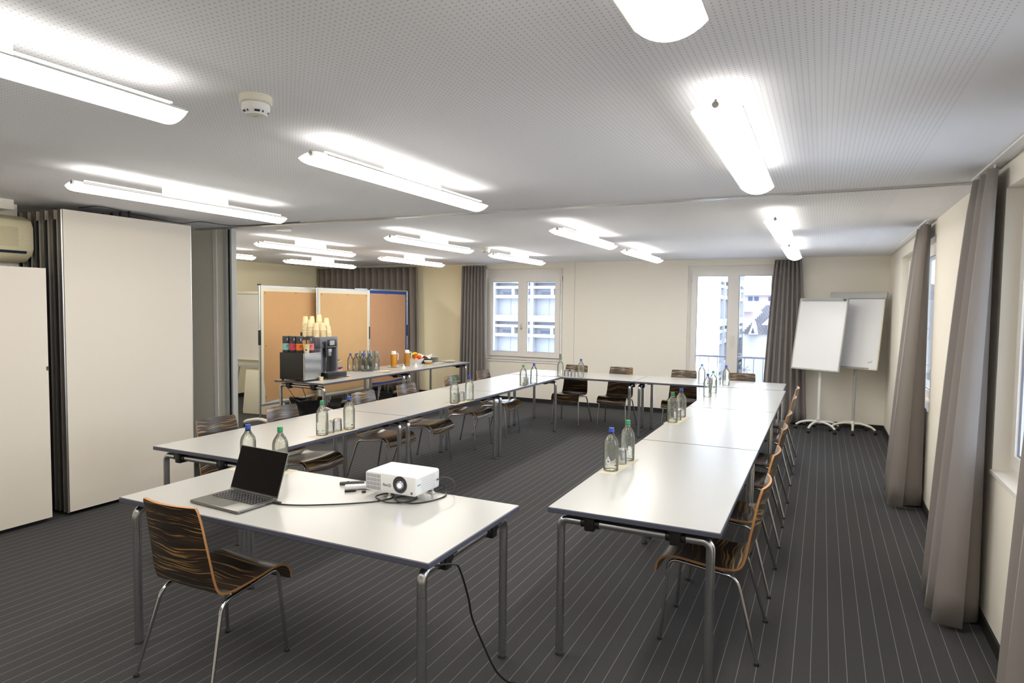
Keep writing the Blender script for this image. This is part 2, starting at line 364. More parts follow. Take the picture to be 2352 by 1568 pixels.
# balcony door in the back wall
t = tag(thing('door_1', None, None, (-1.25, YB, 0)), kind='structure'); ox = -1.25
bm = bmesh.new(); y = .05
box(bm, DR[0]-ox, DR[1]-ox, y, y+.2, 2.29, DR[3]); box(bm, DR[0]-ox, -1.885-ox, y, y+.2, .0, 2.29); box(bm, -.625-ox, DR[1]-ox, y, y+.2, .0, 2.29)
box(bm, -1.885-ox, -.625-ox, y, y+.2, 0, .04)
obj('door_frame', bm, 'frame', t)
sash(t, -1.885-ox, -1.253-ox, .04, 2.29, y-.03, .082, fname='door_leaf'); sash(t, -1.253-ox, -.625-ox, .04, 2.29, y-.03, .082, fname='door_leaf')
bm = bmesh.new(); lathe(bm, [(.012, 0), (.012, .02)], 10, (-1.253-ox, y-.06, 1.28), axis='y'); box(bm, -1.262-ox, -1.246-ox, y-.078, y-.062, 1.10, 1.29, bev=.004)
obj('door_handle', bm, 'offwhite', t, True)
for z in (.3, 1.2, 2.1):
    bm = bmesh.new(); lathe(bm, [(.008, 0), (.008, .07)], 8, (-1.90-ox, y-.02, z)); obj('hinge', bm, 'frame', t)
# windows in the right wall
def right_window(name, Wn, n):
    yc = (Wn[0]+Wn[1])/2; t = tag(thing(name, None, None, (XR, yc, 0)), kind='structure')
    bm = bmesh.new(); a0, a1, z0, z1 = Wn[0]-yc, Wn[1]-yc, Wn[2], Wn[3]; x = .085
    box(bm, x, x+.21, a0, a0+.05, z0, z1); box(bm, x, x+.21, a1-.05, a1, z0, z1); box(bm, x, x+.21, a0+.05, a1-.05, z1-.05, z1); box(bm, x, x+.21, a0+.05, a1-.05, z0, z0+.05)
    obj('window_frame', bm, 'frame', t)
    bxo('window_sill', (-.012, x, a0, a1, z0-.001, z0+.018), 'frame', t)
    wd = (a1-a0-.1)/n
    for i in range(n): sash(t, a0+.05+i*wd, a0+.05+(i+1)*wd, z0+.05, z1-.05, x-.02, .07, axis='y')
    bm = bmesh.new(); box(bm, x-.06, x-.045, -.008, .008, 1.4, 1.53, bev=.004); lathe(bm, [(.012, 0), (.012, .03)], 10, (x-.05, 0, 1.52), axis='x'); obj('handle', bm, 'steel', t, True)
right_window('window_2', W2, 2); right_window('window_3', W3, 2)

# ------------------------------------------------------------------ ceiling lamps
def lens_section(n=10, hw=.085, up=.022, dn=.036):
    lo = [(-hw+2*hw*i/n, -dn*(1-((2*i/n)-1)**2)**.9) for i in range(n+1)]
    hi = [(hw-2*hw*i/n, up*(1-((2*i/n)-1)**2)**.9) for i in range(n+1)]
    return lo, hi
def make_lamp():
    t = thing('ceiling_lamp', None, 'ceiling lamp', (0, 0, 0)); L2 = .77; zc = -.105
    lo, hi = lens_section()
    def strip(pts, m, name):
        bm = bmesh.new(); A = [bm.verts.new((x, -L2, zc+z)) for x, z in pts]; B = [bm.verts.new((x, L2, zc+z)) for x, z in pts]
        for i in range(len(pts)-1): bm.faces.new((A[i], B[i], B[i+1], A[i+1]))
        return obj(name, bm, m, t, True)
    strip(lo, 'lamp_d', 'diffuser'); us = strip(hi, 'lamp_u', 'upper_shell')
    for s in (-1, 1):
        bm = bmesh.new(); xa, xb = sorted((s*.052, s*.037)); box(bm, xa, xb, -L2+.03, L2-.03, zc+.022, zc+.026); obj('light_slot', bm, 'lamp_s', us)
    for s in (-1, 1):
        bm = bmesh.new(); poly = lo+hi[1:-1]
        f = lambda x, y, z, s=s: (x, s*(L2+z), zc+y)
        prism(bm, [(x*1.0, z*1.0) for x, z in poly], .0005, .006, 0, f); e = obj('end_cap', bm, 'lampcap', t)
        bm = bmesh.new(); lathe(bm, [(.004, 0), (.011, .002), (.011, .012), (.004, .014)], 10, (0, s*(L2+.006) if s > 0 else s*(L2+.02), zc+.012), axis='y'); tube(bm, [(0, s*(L2+.012), zc+.012), (0, s*(L2+.012), zc+.03)], .004, 6)
        obj('screw_knob', bm, 'steel', e, True)
    for s in (-1, 1):
        bm = bmesh.new(); box(bm, s*.085-.002, s*.085+.002, -L2, L2, zc-.002, zc+.002); obj('side_rail', bm, 'lgrey', t)
    bxo('mount_box', (-.035, .035, -.20, .26, zc+.015, 0), 'white', t)
    return t
lampA = make_lamp(); first = True
cols = {1: -7.44, 2: -5.64, 3: -3.87, 4: -2.10, 5: -.345}
rows = {'near': (.80, (3, 4, 5)), 'second': (3.05, (3, 4, 5)), 'third': (6.05, (1, 2, 3, 4, 5)), 'back': (8.27, (1, 2, 3, 4, 5))}
ordn = {5: 'over the right tables,', 4: 'over the open middle,', 3: 'over the left tables,', 2: 'over the buffet side,', 1: 'near the far left wall,'}
rown = {'near': 'in the row nearest the camera', 'second': 'in the second row from the camera', 'third': 'just behind the ceiling track', 'back': 'in the row nearest the back wall'}
for rk, (yy, cs) in rows.items():
    for c in cs:
        lb = 'lit white ceiling lamp '+ordn[c]+' '+rown[rk]
        lb = ' '.join(lb.split())
        if first: lampA.location = (cols[c], yy, H); lampA['label'] = lb; lampA['group'] = 'long ceiling lamps'; first = False
        else: dup(lampA, (cols[c], yy, H), 0, lb, 'long ceiling lamps')
# smoke detectors
def detector(loc, lb):
    t = thing('smoke_detector', lb, 'smoke detector', loc, .4, 'smoke detectors')
    bm = bmesh.new(); lathe(bm, [(.058, 0), (.058, -.024), (.054, -.028)], 32); obj('base', bm, 'offwhite', t, True)
    bm = bmesh.new(); lathe(bm, [(.050, -.0285), (.050, -.046), (.046, -.058), (.040, -.064), (.038, -.070), (.0, -.072)], 32); h = obj('sensor_head', bm, 'white', t, True)
    bm = bmesh.new()
    for k in range(10):
        a0 = k*2*PI/10; n = 5; w_ = .42 if k % 2 == 0 else .12
        for q in range(n):
            a, b = a0+w_*q/n, a0+w_*(q+1)/n
            vs = [bm.verts.new((r*math.cos(x), r*math.sin(x), z)) for (r, z) in ((.0475, -.0575), (.0425, -.064)) for x in (a, b)]
            bm.faces.new((vs[0], vs[1], vs[3], vs[2]))
    obj('sensor_slots', bm, 'navy', h)
    bm = bmesh.new(); box(bm, -.01, .01, -.002, .002, -.0735, -.0715); obj('indicator', bm, 'lgrey', h)
detector((-1.935, 1.80, H), 'round white smoke detector on the ceiling near the camera')
detector((-4.01, 7.55, H), 'small round smoke detector far back between the lamps')
bm = bmesh.new(); lathe(bm, [(.075, 0), (.07, -.012), (.0, -.014)], 24, (-5.06, 5.06, H)); tag(obj('ceiling_spot', bm, 'white', None, True), 'small flat white ceiling disc behind the partition track', 'downlight')
# loose thin cable on the ceiling along the track
bm = bmesh.new(); tube(bm, catmull([(-5.458, 3.242, 2.452), (-5.21, 3.266, 2.452), (-5.361, 3.647, 2.452), (-5.557, 4.22, 2.452), (-5.264, 4.23, 2.452), (-5.186, 4.57, 2.452), (-4.391, 4.592, 2.452)], 6), .0035, 6)
tag(obj('loose_cable', bm, 'black'), 'thin dark loose cable running under the ceiling beside the folded partition', 'cable')

# ------------------------------------------------------------------ folded partition panels, cupboard, air conditioner
for k in range(6):
    xf = -5.30-.116*k
    lb = 'large cream partition panel facing the room, front of the folded stack' if k == 0 else 'cream partition panel seen edge-on, number %s behind the front one' % ('one', 'two', 'three', 'four', 'five')[k-1]
    t = thing('partition_panel', lb, 'partition panel', (xf, 3.58, 0), 0, 'folded partition panels')
    bxo('panel_face', (-.055, 0, -.55, .565, .035, 2.405), 'panel', t)
    bxo('edge_profile', (-.052, -.003, -.560, -.5505, .03, 2.408), 'darkmetal', t)
    bxo('edge_trim', (-.0035, .0008, -.566, -.557, .03, 2.40 if k == 0 else 2.33), 'alu', t)
    bxo('edge_trim', (-.0565, -.0525, -.566, -.545, .03, 2.33), 'alu', t)
    bxo('edge_trim', (-.055, .0008, .5655, .572, .03, 2.408), 'alu', t)
    if k: 
        bm = bmesh.new(); box(bm, .0015, .0585, -.552, .52, .03, 2.33); obj('seal', bm, 'blackm', t)
    bm = bmesh.new(); tube(bm, [(-.028, 0, 2.408), (-.028, 0, H-.001)], .01, 8); obj('hanger', bm, 'blackm', t)
struct('wall_header', [(-6.6, XN+.25, 2.36, 2.85, 2.39, H)], 'wall')
t = thing('low_cabinet', 'plain cream tall cupboard at the left edge under the air conditioner', 'cupboard', (-5.57, 2.0, 0))
bxo('body', (-.27, .245, -.9, .895, .06, 1.935), 'panel', t); bxo('plinth', (-.25, .225, -.88, .88, 0, .06), 'blackm', t)
bxo('door', (.2455, .268, -.895, -.003, .035, 1.943), 'panel', t); bxo('door', (.2455, .268, .003, .9, .035, 1.943), 'panel', t)
bm = bmesh.new(); box(bm, .2685, .272, .885, .897, 1.17, 1.20); obj('hinge_pin', bm, 'dgrey', t)
t = thing('air_conditioner', 'aged ivory wall air conditioner with louvred front above the cupboard', 'air conditioner', (XN, 2.45, 2.0))
def yz(x0, x1): return lambda a, b, z: (z, a, b)
prof = [(.0, .0), (.10, .0), (.19, .05), (.215, .10), (.215, .27), (.19, .32), (.10, .36), (.0, .36)]
bm = bmesh.new(); prism(bm, prof, -.60, .55, 0, lambda x, z, yv: (x+.002, yv, z)); bmesh.ops.bevel(bm, geom=bm.edges[:], offset=.006, segments=2, affect='EDGES'); obj('casing', bm, 'acwhite', t, True)
bm = bmesh.new()
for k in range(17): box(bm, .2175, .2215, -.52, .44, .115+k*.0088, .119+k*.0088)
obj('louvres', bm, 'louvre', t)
bm = bmesh.new(); prism(bm, [(.196, .066), (.206, .084), (.212, .081), (.202, .063)], -.55, .50, 0, lambda x, z, yv: (x+.003, yv, z)); obj('outlet_flap', bm, 'navy', t)
bm = bmesh.new(); box(bm, .219, .222, .47, .53, .17, .176); box(bm, .219, .222, .47, .53, .20, .206); obj('badge', bm, 'offwhite', t)
bm = bmesh.new(); tube(bm, catmull([(.08, .2, .0), (.09, .26, -.04), (.06, .38, -.05), (.01, .48, -.04)], 6), .014, 8); obj('hose', bm, 'lgrey', t, True)

# ------------------------------------------------------------------ tables
def make_table():
    t = thing('meeting_table', None, 'table'); Lx, Wy = 1.795, .797
    bm = bmesh.new(); box(bm, -Lx/2, Lx/2, -Wy/2, Wy/2, .7150, .7395, 0, .003, 1)
    box(bm, -Lx/2+.004, Lx/2-.004, -Wy/2+.004, Wy/2-.004, .7380, .7400, 1)
    obj('tabletop', bm, ['edge', 'table'], t)
    for s in (-1, 1):
        xe = s*(Lx/2-.062); ye = Wy/2-.048; rz = .675
        for q in (-1, 1):
            bm = bmesh.new(); tube(bm, [(xe, q*ye, 0.012), (xe, q*ye, rz-.09)], .020, 14); lg = obj('leg', bm, 'tube', t, True)
            bm = bmesh.new(); lathe(bm, [(.019, 0), (.021, .003), (.021, .013)], 12, (xe, q*ye, 0)); obj('foot_pad', bm, 'dgrey', lg)
        bm = bmesh.new(); tube(bm, [(xe, -ye, rz-.089)]+fillet([(xe, -ye, rz-.085), (xe, -ye, rz), (xe, ye, rz), (xe, ye, rz-.085)], .085, 8)+[(xe, ye, rz-.089)], .0201, 14); obj('end_bar', bm, 'tube', t, True)
        for q in (-1, 1):
            bm = bmesh.new(); lathe(bm, [(.025, -.045), (.025, .045)], 14, (xe, q*.2, rz), axis='y'); box(bm, xe-.032, xe+.032, q*.2-.024, q*.2+.024, rz-.034, .7155, bev=.006)
            box(bm, xe-.10, xe+.05, q*.2-.03, q*.2+.03, .7040, .7149) if s > 0 else box(bm, xe-.05, xe+.10, q*.2-.03, q*.2+.03, .7040, .7149)
            obj('clamp', bm, 'black', t, True)
    return t
tab = make_table()
def place_table(x, y, rz, lb, first=[True]):
    if first[0]: tab.location = (x, y, 0); tab.rotation_euler = (0, 0, rz); tab['label'] = lb; tab['group'] = 'white meeting tables'; first[0] = False
    else: dup(tab, (x, y, 0), rz, lb, 'white meeting tables')
place_table(-2.18, 2.384, 0, 'white table with the laptop and the projector on it, nearest the camera')
for i, n in enumerate(('the one nearest the camera', 'middle one', 'farthest one at the back corner')):
    place_table(-3.591, 3.709+1.8*i, PI/2, 'white table of the left row, '+n)
for i, n in enumerate(('nearest the camera, end legs in full view', 'middle one', 'farthest one at the back corner')):
    place_table(-.757, 3.7205+1.8*i, PI/2, 'white table of the right row, '+n)
place_table(-3.090, 8.646, 0, 'left white table of the back row, under the small window'); place_table(-1.289, 8.646, 0, 'right white table of the back row, before the balcony door')
place_table(-5.803, 6.92, PI/2, 'near buffet table carrying the coffee machine and bottles'); place_table(-5.803, 8.725, PI/2, 'far buffet table carrying juice, fruit and plates')

# ------------------------------------------------------------------ chairs
def make_chair():
    t = thing('dining_chair', None, 'chair')
    P = [(0, .004, .832), (0, .022, .76), (0, .038, .67), (0, .053, .585), (0, .068, .50), (0, .086, .447), (0, .120, .425), (0, .19, .422), (0, .30, .433), (0, .40, .445), (0, .455, .436), (0, .490, .403), (0, .500, .356)]
    c = catmull(P, 5); n = len(c); nu = 8; th = .0055
    d = [0]
    for a, b in zip(c, c[1:]): d.append(d[-1]+(b-a).length)
    tot = d[-1]
    def wid(s):
        if s < .40: return .170+(.195-.170)*(s/.40)
        return .195+.012*min(1, (s-.40)/.35)
    bm = bmesh.new(); uvl = bm.loops.layers.uv.new('UVMap'); G = []
    for i in range(n):
        tg = (c[min(i+1, n-1)]-c[max(i-1, 0)]).normalized(); nm = Vector((0, -tg.z, tg.y))  # points up / forward
        if nm.z < 0 and d[i] > .45: nm = -nm
        if d[i] <= .45: nm = Vector((0, abs(nm.y), nm.z if nm.y > 0 else -nm.z))
        row = []
        for side in (1, -1):
            for j in range(nu+1):
                u = -1+2*j/nu; bow = .024*(1-u*u)*max(0, min(1, 1-(d[i]-.25)/.2)) if d[i] > .25 else .024*(1-u*u)
                dip = -.008*(1-u*u)*(1 if d[i] > .45 else 0)
                wv = wid(d[i])
                if i == 0: wv -= .006
                p = Vector((u*wv, c[i].y-.235-bow, c[i].z+dip))+nm*th*side
                row.append(bm.verts.new(p))
        G.append(row)
    def face(vs, mi, uvs):
        f = bm.faces.new(vs); f.material_index = mi
        for l, q in zip(f.loops, uvs): l[uvl].uv = q
    m_ = nu+1
    for i in range(n-1):
        for side in (0, 1):
            for j in range(nu):
                a = G[i][side*m_+j]; b = G[i][side*m_+j+1]; e = G[i+1][side*m_+j+1]; g = G[i+1][side*m_+j]
                u0, u1 = j/nu*.4, (j+1)/nu*.4; o_ = side*1.7
                face((a, b, e, g), 0, [(u0, d[i]+o_), (u1, d[i]+o_), (u1, d[i+1]+o_), (u0, d[i+1]+o_)])
        for j in (0, nu):
            face((G[i][j], G[i][m_+j], G[i+1][m_+j], G[i+1][j]), 1, [(0, 0)]*4)
    for i in (0, n-1):
        for j in range(nu): face((G[i][j], G[i][j+1], G[i][m_+j+1], G[i][m_+j]), 1, [(0, 0)]*4)
    obj('shell', bm, ['zebra', 'ply'], t, True)
    for s in (-1, 1):
        fr = Vector((s*.238, -.235, .012)); ff = Vector((s*.203, .235, .012))
        a = Vector((s*.190, -.105, .385)); b = Vector((s*.190, .19, .425)); e = Vector((s*.186, .215, .41))
        path = fillet([fr, (s*.192, -.13, .388), (s*.182, .20, .424), ff], .05, 6)
        k1 = 1; full = path
        # rear leg, rail with both bends, front leg
        bm = bmesh.new(); tube(bm, [full[0], full[1]], .009, 10); lg = obj('leg', bm, 'chrome', t, True)
        bm = bmesh.new(); lathe(bm, [(.008, 0), (.013, .002), (.013, .008), (.009, .014)], 10, (fr.x, fr.y, 0)); obj('glide', bm, 'black', lg, True)
        bm = bmesh.new(); tube(bm, full[1:-1], .009, 10); obj('side_rail', bm, 'chrome', t, True)
        bm = bmesh.new(); tube(bm, [full[-2], full[-1]], .009, 10); lg = obj('leg', bm, 'chrome', t, True)
        bm = bmesh.new(); lathe(bm, [(.008, 0), (.013, .002), (.013, .008), (.009, .014)], 10, (ff.x, ff.y, 0)); obj('glide', bm, 'black', lg, True)
    for yv, zz in ((-.06, .397), (.14, .417)):
        bm = bmesh.new(); tube(bm, [(-.18, yv, zz), (.18, yv, zz)], .008, 8); box(bm, -.165, -.13, yv-.012, yv+.012, zz, zz+.012); box(bm, .13, .165, yv-.012, yv+.012, zz, zz+.012); obj('cross_bar', bm, 'tube', t, True)
    return t
chair = make_chair()
chair.location = (-2.512, 2.073, 0); chair['label'] = 'zebra-grained wooden shell chair at the laptop table, nearest the camera'; chair['group'] = 'zebra-grained chairs'
nth = ['nearest the camera', 'second from the camera', 'third from the camera', 'fourth from the camera', 'fifth from the camera', 'farthest from the camera']
for i, y in enumerate((3.45, 4.25, 5.14, 5.86, 6.95, 7.82)):
    dup(chair, (-.462, y, 0), PI/2+random.uniform(-.02, .02), 'zebra-grained chair along the outer side of the right table row, '+nth[i])
for i, y in enumerate((3.40, 4.06, 5.13, 5.87, 6.83, 7.65)):
    dup(chair, (-3.872, y, 0), -PI/2+random.uniform(-.02, .02), 'zebra-grained chair along the outer side of the left table row, '+nth[i])
for i, (x, y, lb) in enumerate(((-3.29, 8.895, 'leftmost of the back row, behind two bottles'), (-2.615, 8.93, 'second from left of the back row'), (-1.72, 8.95, 'third from left of the back row'), (-.955, 8.95, 'rightmost of the back row, before the balcony door'))):
    dup(chair, (x, y, 0), PI, 'zebra-grained chair '+lb)
# stacked chairs kept behind the pin boards
SG = 'stacked chairs behind the pin boards'
stacks = [(-7.42, 7.62, PI/2, 6), (-7.40, 8.25, -PI/2, 6), (-7.42, 8.90, PI/2, 6), (-7.38, 9.50, .2, 5)]
for q, (x, y, rz, n) in enumerate(stacks):
    for k in range(n):
        d = Vector((0, .03*k, 0)); d.rotate(Matrix.Rotation(rz, 3, 'Z'))
        dup(chair, (x+d.x, y+d.y, .055*k), rz, 'chair in the stacks behind the pin boards, only its thin metal legs in sight', SG)

# ------------------------------------------------------------------ bottles and tumblers
def bend_text(s, size, r, z, ang, m, parent, bold=.0):
    bm = text_mesh(s, size, bold)
    for v in bm.verts:
        a = ang+v.co.x/r; rr = r+.0004+v.co.z
        v.co = Vector((rr*math.cos(a), rr*math.sin(a), z+v.co.y))
    return obj('print', bm, m, parent)
def make_bottle(cap, kind):
    t = thing('water_bottle', None, 'bottle')
    prof = [(.0, .0005), (.036, 0), (.0425, .004), (.044, .012), (.044, .143), (.0430, .158), (.0390, .175), (.0315, .190), (.0225, .203), (.0168, .213), (.0145, .223), (.0140, .236)]
    bm = bmesh.new(); lathe(bm, prof, 28, cap=(False, False)); obj('glass_body', bm, 'glass', t, True)
    wp = [(.0, .005), (.036, .005), (.0405, .010), (.0418, .018), (.0418, .142), (.0408, .157), (.0368, .173), (.0295, .188), (.0215, .199), (.0, .1992)]
    bm = bmesh.new(); lathe(bm, wp, 28, cap=(False, False)); bmesh.ops.remove_doubles(bm, verts=bm.verts[:], dist=1e-4); obj('water', bm, 'water', t, True)
    bm = bmesh.new(); lathe(bm, [(.0165, .2265), (.0168, .230), (.0155, .232), (.0155, .249), (.0145, .2515), (.0, .252)], 24); obj('screw_cap', bm, cap, t, True)
    bm = bmesh.new(); lathe(bm, [(.0148, .214), (.0150, .2155), (.0150, .220), (.0145, .2215)], 20, cap=(False, False)); obj('neck_band', bm, 'printb' if kind == 'b' else 'lgrey', t)
    if kind == 'b':
        bend_text('A', .045, .0442, .072, -1.1, 'print_', t); bend_text('M', .03, .0442, .046, -1.1, 'print_', t)
        bm = bmesh.new()
        for k in range(5):
            a = -.25+.07*k; r = .0446; vs = [bm.verts.new((r*math.cos(x), r*math.sin(x), z)) for z in (.036, .041) for x in (a, a+.07)]; bm.faces.new((vs[0], vs[1], vs[3], vs[2]))
        obj('label_bar', bm, 'printb', t)
    else:
        bend_text('R', .036, .0442, .082, -1.2, 'print_', t, .001); bend_text('S', .036, .0442, .055, -1.2, 'print_', t, .001)
        bm = bmesh.new()
        for k in range(5):
            a = -.5+.08*k; r = .0446; vs = [bm.verts.new((r*math.cos(x), r*math.sin(x), z)) for z in (.036, .041) for x in (a, a+.08)]; bm.faces.new((vs[0], vs[1], vs[3], vs[2]))
        obj('label_bar', bm, 'printg', t)
    return t
BT = {'b': make_bottle('capb', 'b'), 'g': make_bottle('capg', 'g'), 'c': make_bottle('capc', 'b')}; used = set()
def push(x, y, r):
    n = math.hypot(x, y); return x+x/n*r, y+y/n*r
def bottle(k, x, y, lb, grp='water bottles on the meeting tables', z=.741, raw=False, rot=None):
    if not raw: x, y = push(x, y, .038)
    rz = random.uniform(-.5, .5) if rot is None else rot
    o = BT[k]
    if k in used: o = dup(o, (x, y, z), rz, lb, grp)
    else: used.add(k); o.location = (x, y, z); o.rotation_euler = (0, 0, rz); o['label'] = lb; o['group'] = grp
def make_tumbler():
    bm = bmesh.new(); h = .092
    lathe(bm, [(.0345, 0), (.0345, .001), (.031, h-.012), (.0295, h-.002), (.027, h), (.0, h), (.0, h-.010), (.0275, h-.012), (.0325, .001), (.0345, 0)], 24, cap=(False, False))
    bmesh.ops.remove_doubles(bm, verts=bm.verts[:], dist=1e-5)
    return obj('drinking_glass', bm, 'tglass', None, True)
TG = make_tumbler(); tg_used = [False]
def tumbler(x, y, lb, grp='upturned glasses on the meeting tables', z=.741, raw=False):
    if not raw: x, y = push(x, y, .03)
    if tg_used[0]: o = dup(TG, (x, y, z), 0, lb, grp)
    else: tg_used[0] = True; o = TG; o.location = (x, y, z)
    tag(o, lb, 'glass', grp)
def napkin(x0, y0, x1, y1, w_, lb, z=.7402):
    a = Vector((x0, y0, 0)); b = Vector((x1, y1, 0)); u = (b-a).normalized(); v = Vector((-u.y, u.x, 0))
    a -= u*.075; b += u*.075; bm = bmesh.new()
    P = [a-v*w_, b-v*w_, b+v*w_, a+v*w_]; lo = [bm.verts.new((p.x, p.y, z)) for p in P]; hi = [bm.verts.new((p.x, p.y, z+.0006)) for p in P]
    bm.faces.new(lo); bm.faces.new(hi)
    for i in range(4): bm.faces.new((lo[i], lo[(i+1) % 4], hi[(i+1) % 4], hi[i]))
    tag(obj('paper_napkin', bm, 'napkin'), lb, 'napkin', 'paper napkins under the bottles')
bottle('b', -2.99, 2.70, 'blue-capped water bottle standing behind the laptop screen', raw=True)
bottle('g', -2.775, 2.735, 'green-capped water bottle just right of the laptop screen', raw=True)
tumbler(-2.895, 2.72, 'upturned glass partly hidden behind the laptop screen, between two bottles', raw=True)
napkin(-2.98, 2.69, -2.76, 2.70, .08, 'cream paper napkin at the rear corner of the laptop table')
bottle('g', -3.246, 3.603, 'green-capped water bottle on the nearest table of the left row'); bottle('b', -3.229, 3.879, 'blue-capped water bottle on the nearest table of the left row')
tumbler(-3.26, 3.700, 'upturned glass beside the green-capped bottle on the nearest left table'); tumbler(-3.265, 3.79, 'upturned glass beside the blue-capped bottle on the nearest left table')
napkin(-3.255, 3.60, -3.245, 3.86, .06, 'cream paper napkin on the nearest table of the left row')
bottle('g', -3.206, 5.405, 'green-capped water bottle on the middle table of the left row'); bottle('b', -3.188, 5.671, 'blue-capped water bottle on the middle table of the left row')
tumbler(-3.235, 5.50, 'upturned glass on the middle left table, nearer of two'); tumbler(-3.23, 5.585, 'upturned glass on the middle left table, farther of two')
napkin(-3.22, 5.42, -3.22, 5.66, .06, 'cream paper napkin on the middle table of the left row')
bottle('g', -3.23, 7.067, 'green-capped water bottle on the farthest table of the left row'); bottle('b', -3.209, 7.336, 'blue-capped water bottle on the farthest table of the left row')
tumbler(-3.245, 7.17, 'upturned glass on the farthest left table, nearer of two'); tumbler(-3.245, 7.255, 'upturned glass on the farthest left table, farther of two')
bottle('g', -3.225, 8.275, 'green-capped water bottle at the left end of the back row'); bottle('b', -2.939, 8.311, 'blue-capped water bottle on the left table of the back row')
tumbler(-3.155, 8.33, 'upturned glass on the back row, left of two'); tumbler(-3.055, 8.32, 'upturned glass on the back row, right of two')
bottle('b', -1.08, 3.602, 'blue-capped water bottle nearest the camera on the right table row', rot=-.55); bottle('g', -1.065, 3.899, 'green-capped water bottle on the nearest table of the right row', rot=.2)
tumbler(-1.075, 3.80, 'upturned glass between the two bottles on the nearest right table')
napkin(-1.085, 3.62, -1.065, 3.90, .05, 'cream paper napkin on the nearest table of the right row')
bottle('g', -1.10, 5.399, 'green-capped water bottle on the middle table of the right row'); bottle('b', -1.09, 5.71, 'blue-capped water bottle on the middle table of the right row')
tumbler(-1.09, 5.56, 'upturned glass between the bottles on the middle right table')
napkin(-1.10, 5.42, -1.09, 5.70, .06, 'cream paper napkin on the middle table of the right row')
bottle('b', -1.094, 7.182, 'blue-capped water bottle on the farthest table of the right row'); bottle('g', -1.092, 7.55, 'green-capped water bottle on the farthest table of the right row')
bottle('c', -1.357, 8.414, 'light-blue-capped water bottle on the back row before the balcony door'); bottle('b', -1.059, 8.391, 'blue-capped water bottle at the right end of the back row')
tumbler(-1.255, 8.43, 'upturned glass at the right of the back row, left of two'); tumbler(-1.165, 8.47, 'upturned glass at the right of the back row, right of two')

# ------------------------------------------------------------------ laptop
t = thing('laptop', 'open grey laptop with a dark screen on the front table', 'laptop', (-2.515, 2.175, .7402), math.radians(-4.1))
bm = bmesh.new(); box(bm, -.173, .173, -.105, .118, .002, .0155, bev=.004); obj('base', bm, 'lapgrey', t, True)
bm = bmesh.new(); box(bm, -.145, .145, -.005, .098, .0153, .0162); kb = obj('keyboard_well', bm, 'key', t)
bm = bmesh.new()
for r in range(6):
    for c_ in range(14):
        x = -.141+c_*.0203; y = .082-r*.0172
        if r == 5 and 3 < c_ < 9: continue
        box(bm, x, x+.0175, y, y+.0145, .0162, .0172); box(bm, x+.006, x+.0115, y+.005, y+.009, .0172, .01735, 1)
box(bm, -.141+.0203*4, -.141+.0203*9-.003, .082-5*.0172, .0965-5*.0172, .0162, .0172)
tag(obj('keys', bm, ['key', 'keyprint'], kb), kind='stuff')
bm = bmesh.new(); box(bm, -.06, .06, -.095, -.015, .0156, .0158); obj('trackpad', bm, 'lapgrey', t)
lid = Matrix.Translation((0, .116, .0165)) @ Matrix.Rotation(math.radians(-19), 4, 'X')
def xf(bm, m): bmesh.ops.transform(bm, matrix=m, verts=bm.verts[:]); return bm
bm = bmesh.new(); box(bm, -.173, .173, -.001, .004, 0, .222, bev=.0018); obj('lid', xf(bm, lid), 'lapgrey', t, True)
bm = bmesh.new(); box(bm, -.170, .170, -.0022, -.0011, .010, .219); obj('screen', xf(bm, lid), 'screen', t)
bm = bmesh.new(); lathe(bm, [(.005, -.14), (.005, .14)], 10, (0, .117, .0165), axis='x'); obj('hinge', bm, 'dgrey', t, True)
bm = bmesh.new(); box(bm, .1725, .1735, .05, .075, .006, .011); obj('port', bm, 'black', t)

# ------------------------------------------------------------------ projector
t = thing('projector', 'white projector with a glowing lens on the front table', 'projector', (-1.88, 2.67, .7402))
bm = bmesh.new(); box(bm, -.150, .150, -.109, .109, .032, .130, bev=.013, seg=4); obj('housing', bm, 'projw', t, True)
bm = bmesh.new(); box(bm, -.146, .146, -.1105, -.106, .036, .126, bev=.004); obj('front_panel', bm, 'projw', t, True)
bm = bmesh.new()
for c_ in range(10):
    for r in range(4): box(bm, -.140+c_*.0088, -.1362+c_*.0088, -.1112, -.1106, .042+r*.0200, .059+r*.0200)
obj('vent_slots', bm, 'slot', t)
lc = (.060, -.109, .084)
bm = bmesh.new(); lathe(bm, [(.041, .002), (.041, -.0035), (.039, -.0045), (.030, -.0035), (.0, -.003)], 36, (lc[0], lc[1], lc[2]), axis='y', cap=(False, False)); obj('lens_cup', bm, 'lensm', t, True)
bm = bmesh.new(); lathe(bm, [(.021, -.003), (.021, -.012), (.019, -.016), (.0112, -.015)], 28, (lc[0]+.006, lc[1], lc[2]), axis='y', cap=(False, False)); ln = obj('lens_barrel', bm, 'steel', t, True)
bm = bmesh.new(); lathe(bm, [(.0115, -.015), (.008, -.0170), (.0, -.0178)], 24, (lc[0]+.006, lc[1], lc[2]), axis='y', cap=(False, False)); obj('lens_glass', bm, 'beam', ln, True)
bm = text_mesh('BenQ', .020, .0002); xf(bm, Matrix.Translation((-.018, -.1112, .073)) @ Matrix.Rotation(PI/2, 4, 'X')); obj('lettering', bm, 'mgrey', t)
bm = bmesh.new(); lathe(bm, [(.0065, -.001), (.0065, .001)], 16, (.128, -.111, .050), axis='y'); obj('sensor', bm, 'mgrey', t)
bm = bmesh.new()
for r in range(7):
    for c_ in range(11): lathe(bm, [(.0031, 0), (.0031, .0005)], 6, (.1502, -.058+c_*.0112+(.0056 if r % 2 else 0), .048+r*.0105), axis='x')
obj('side_grille', bm, 'mesh', t)
bm = bmesh.new(); box(bm, .1498, .1508, -.095, -.066, .084, .088); obj('side_strip', bm, 'bluem', t)
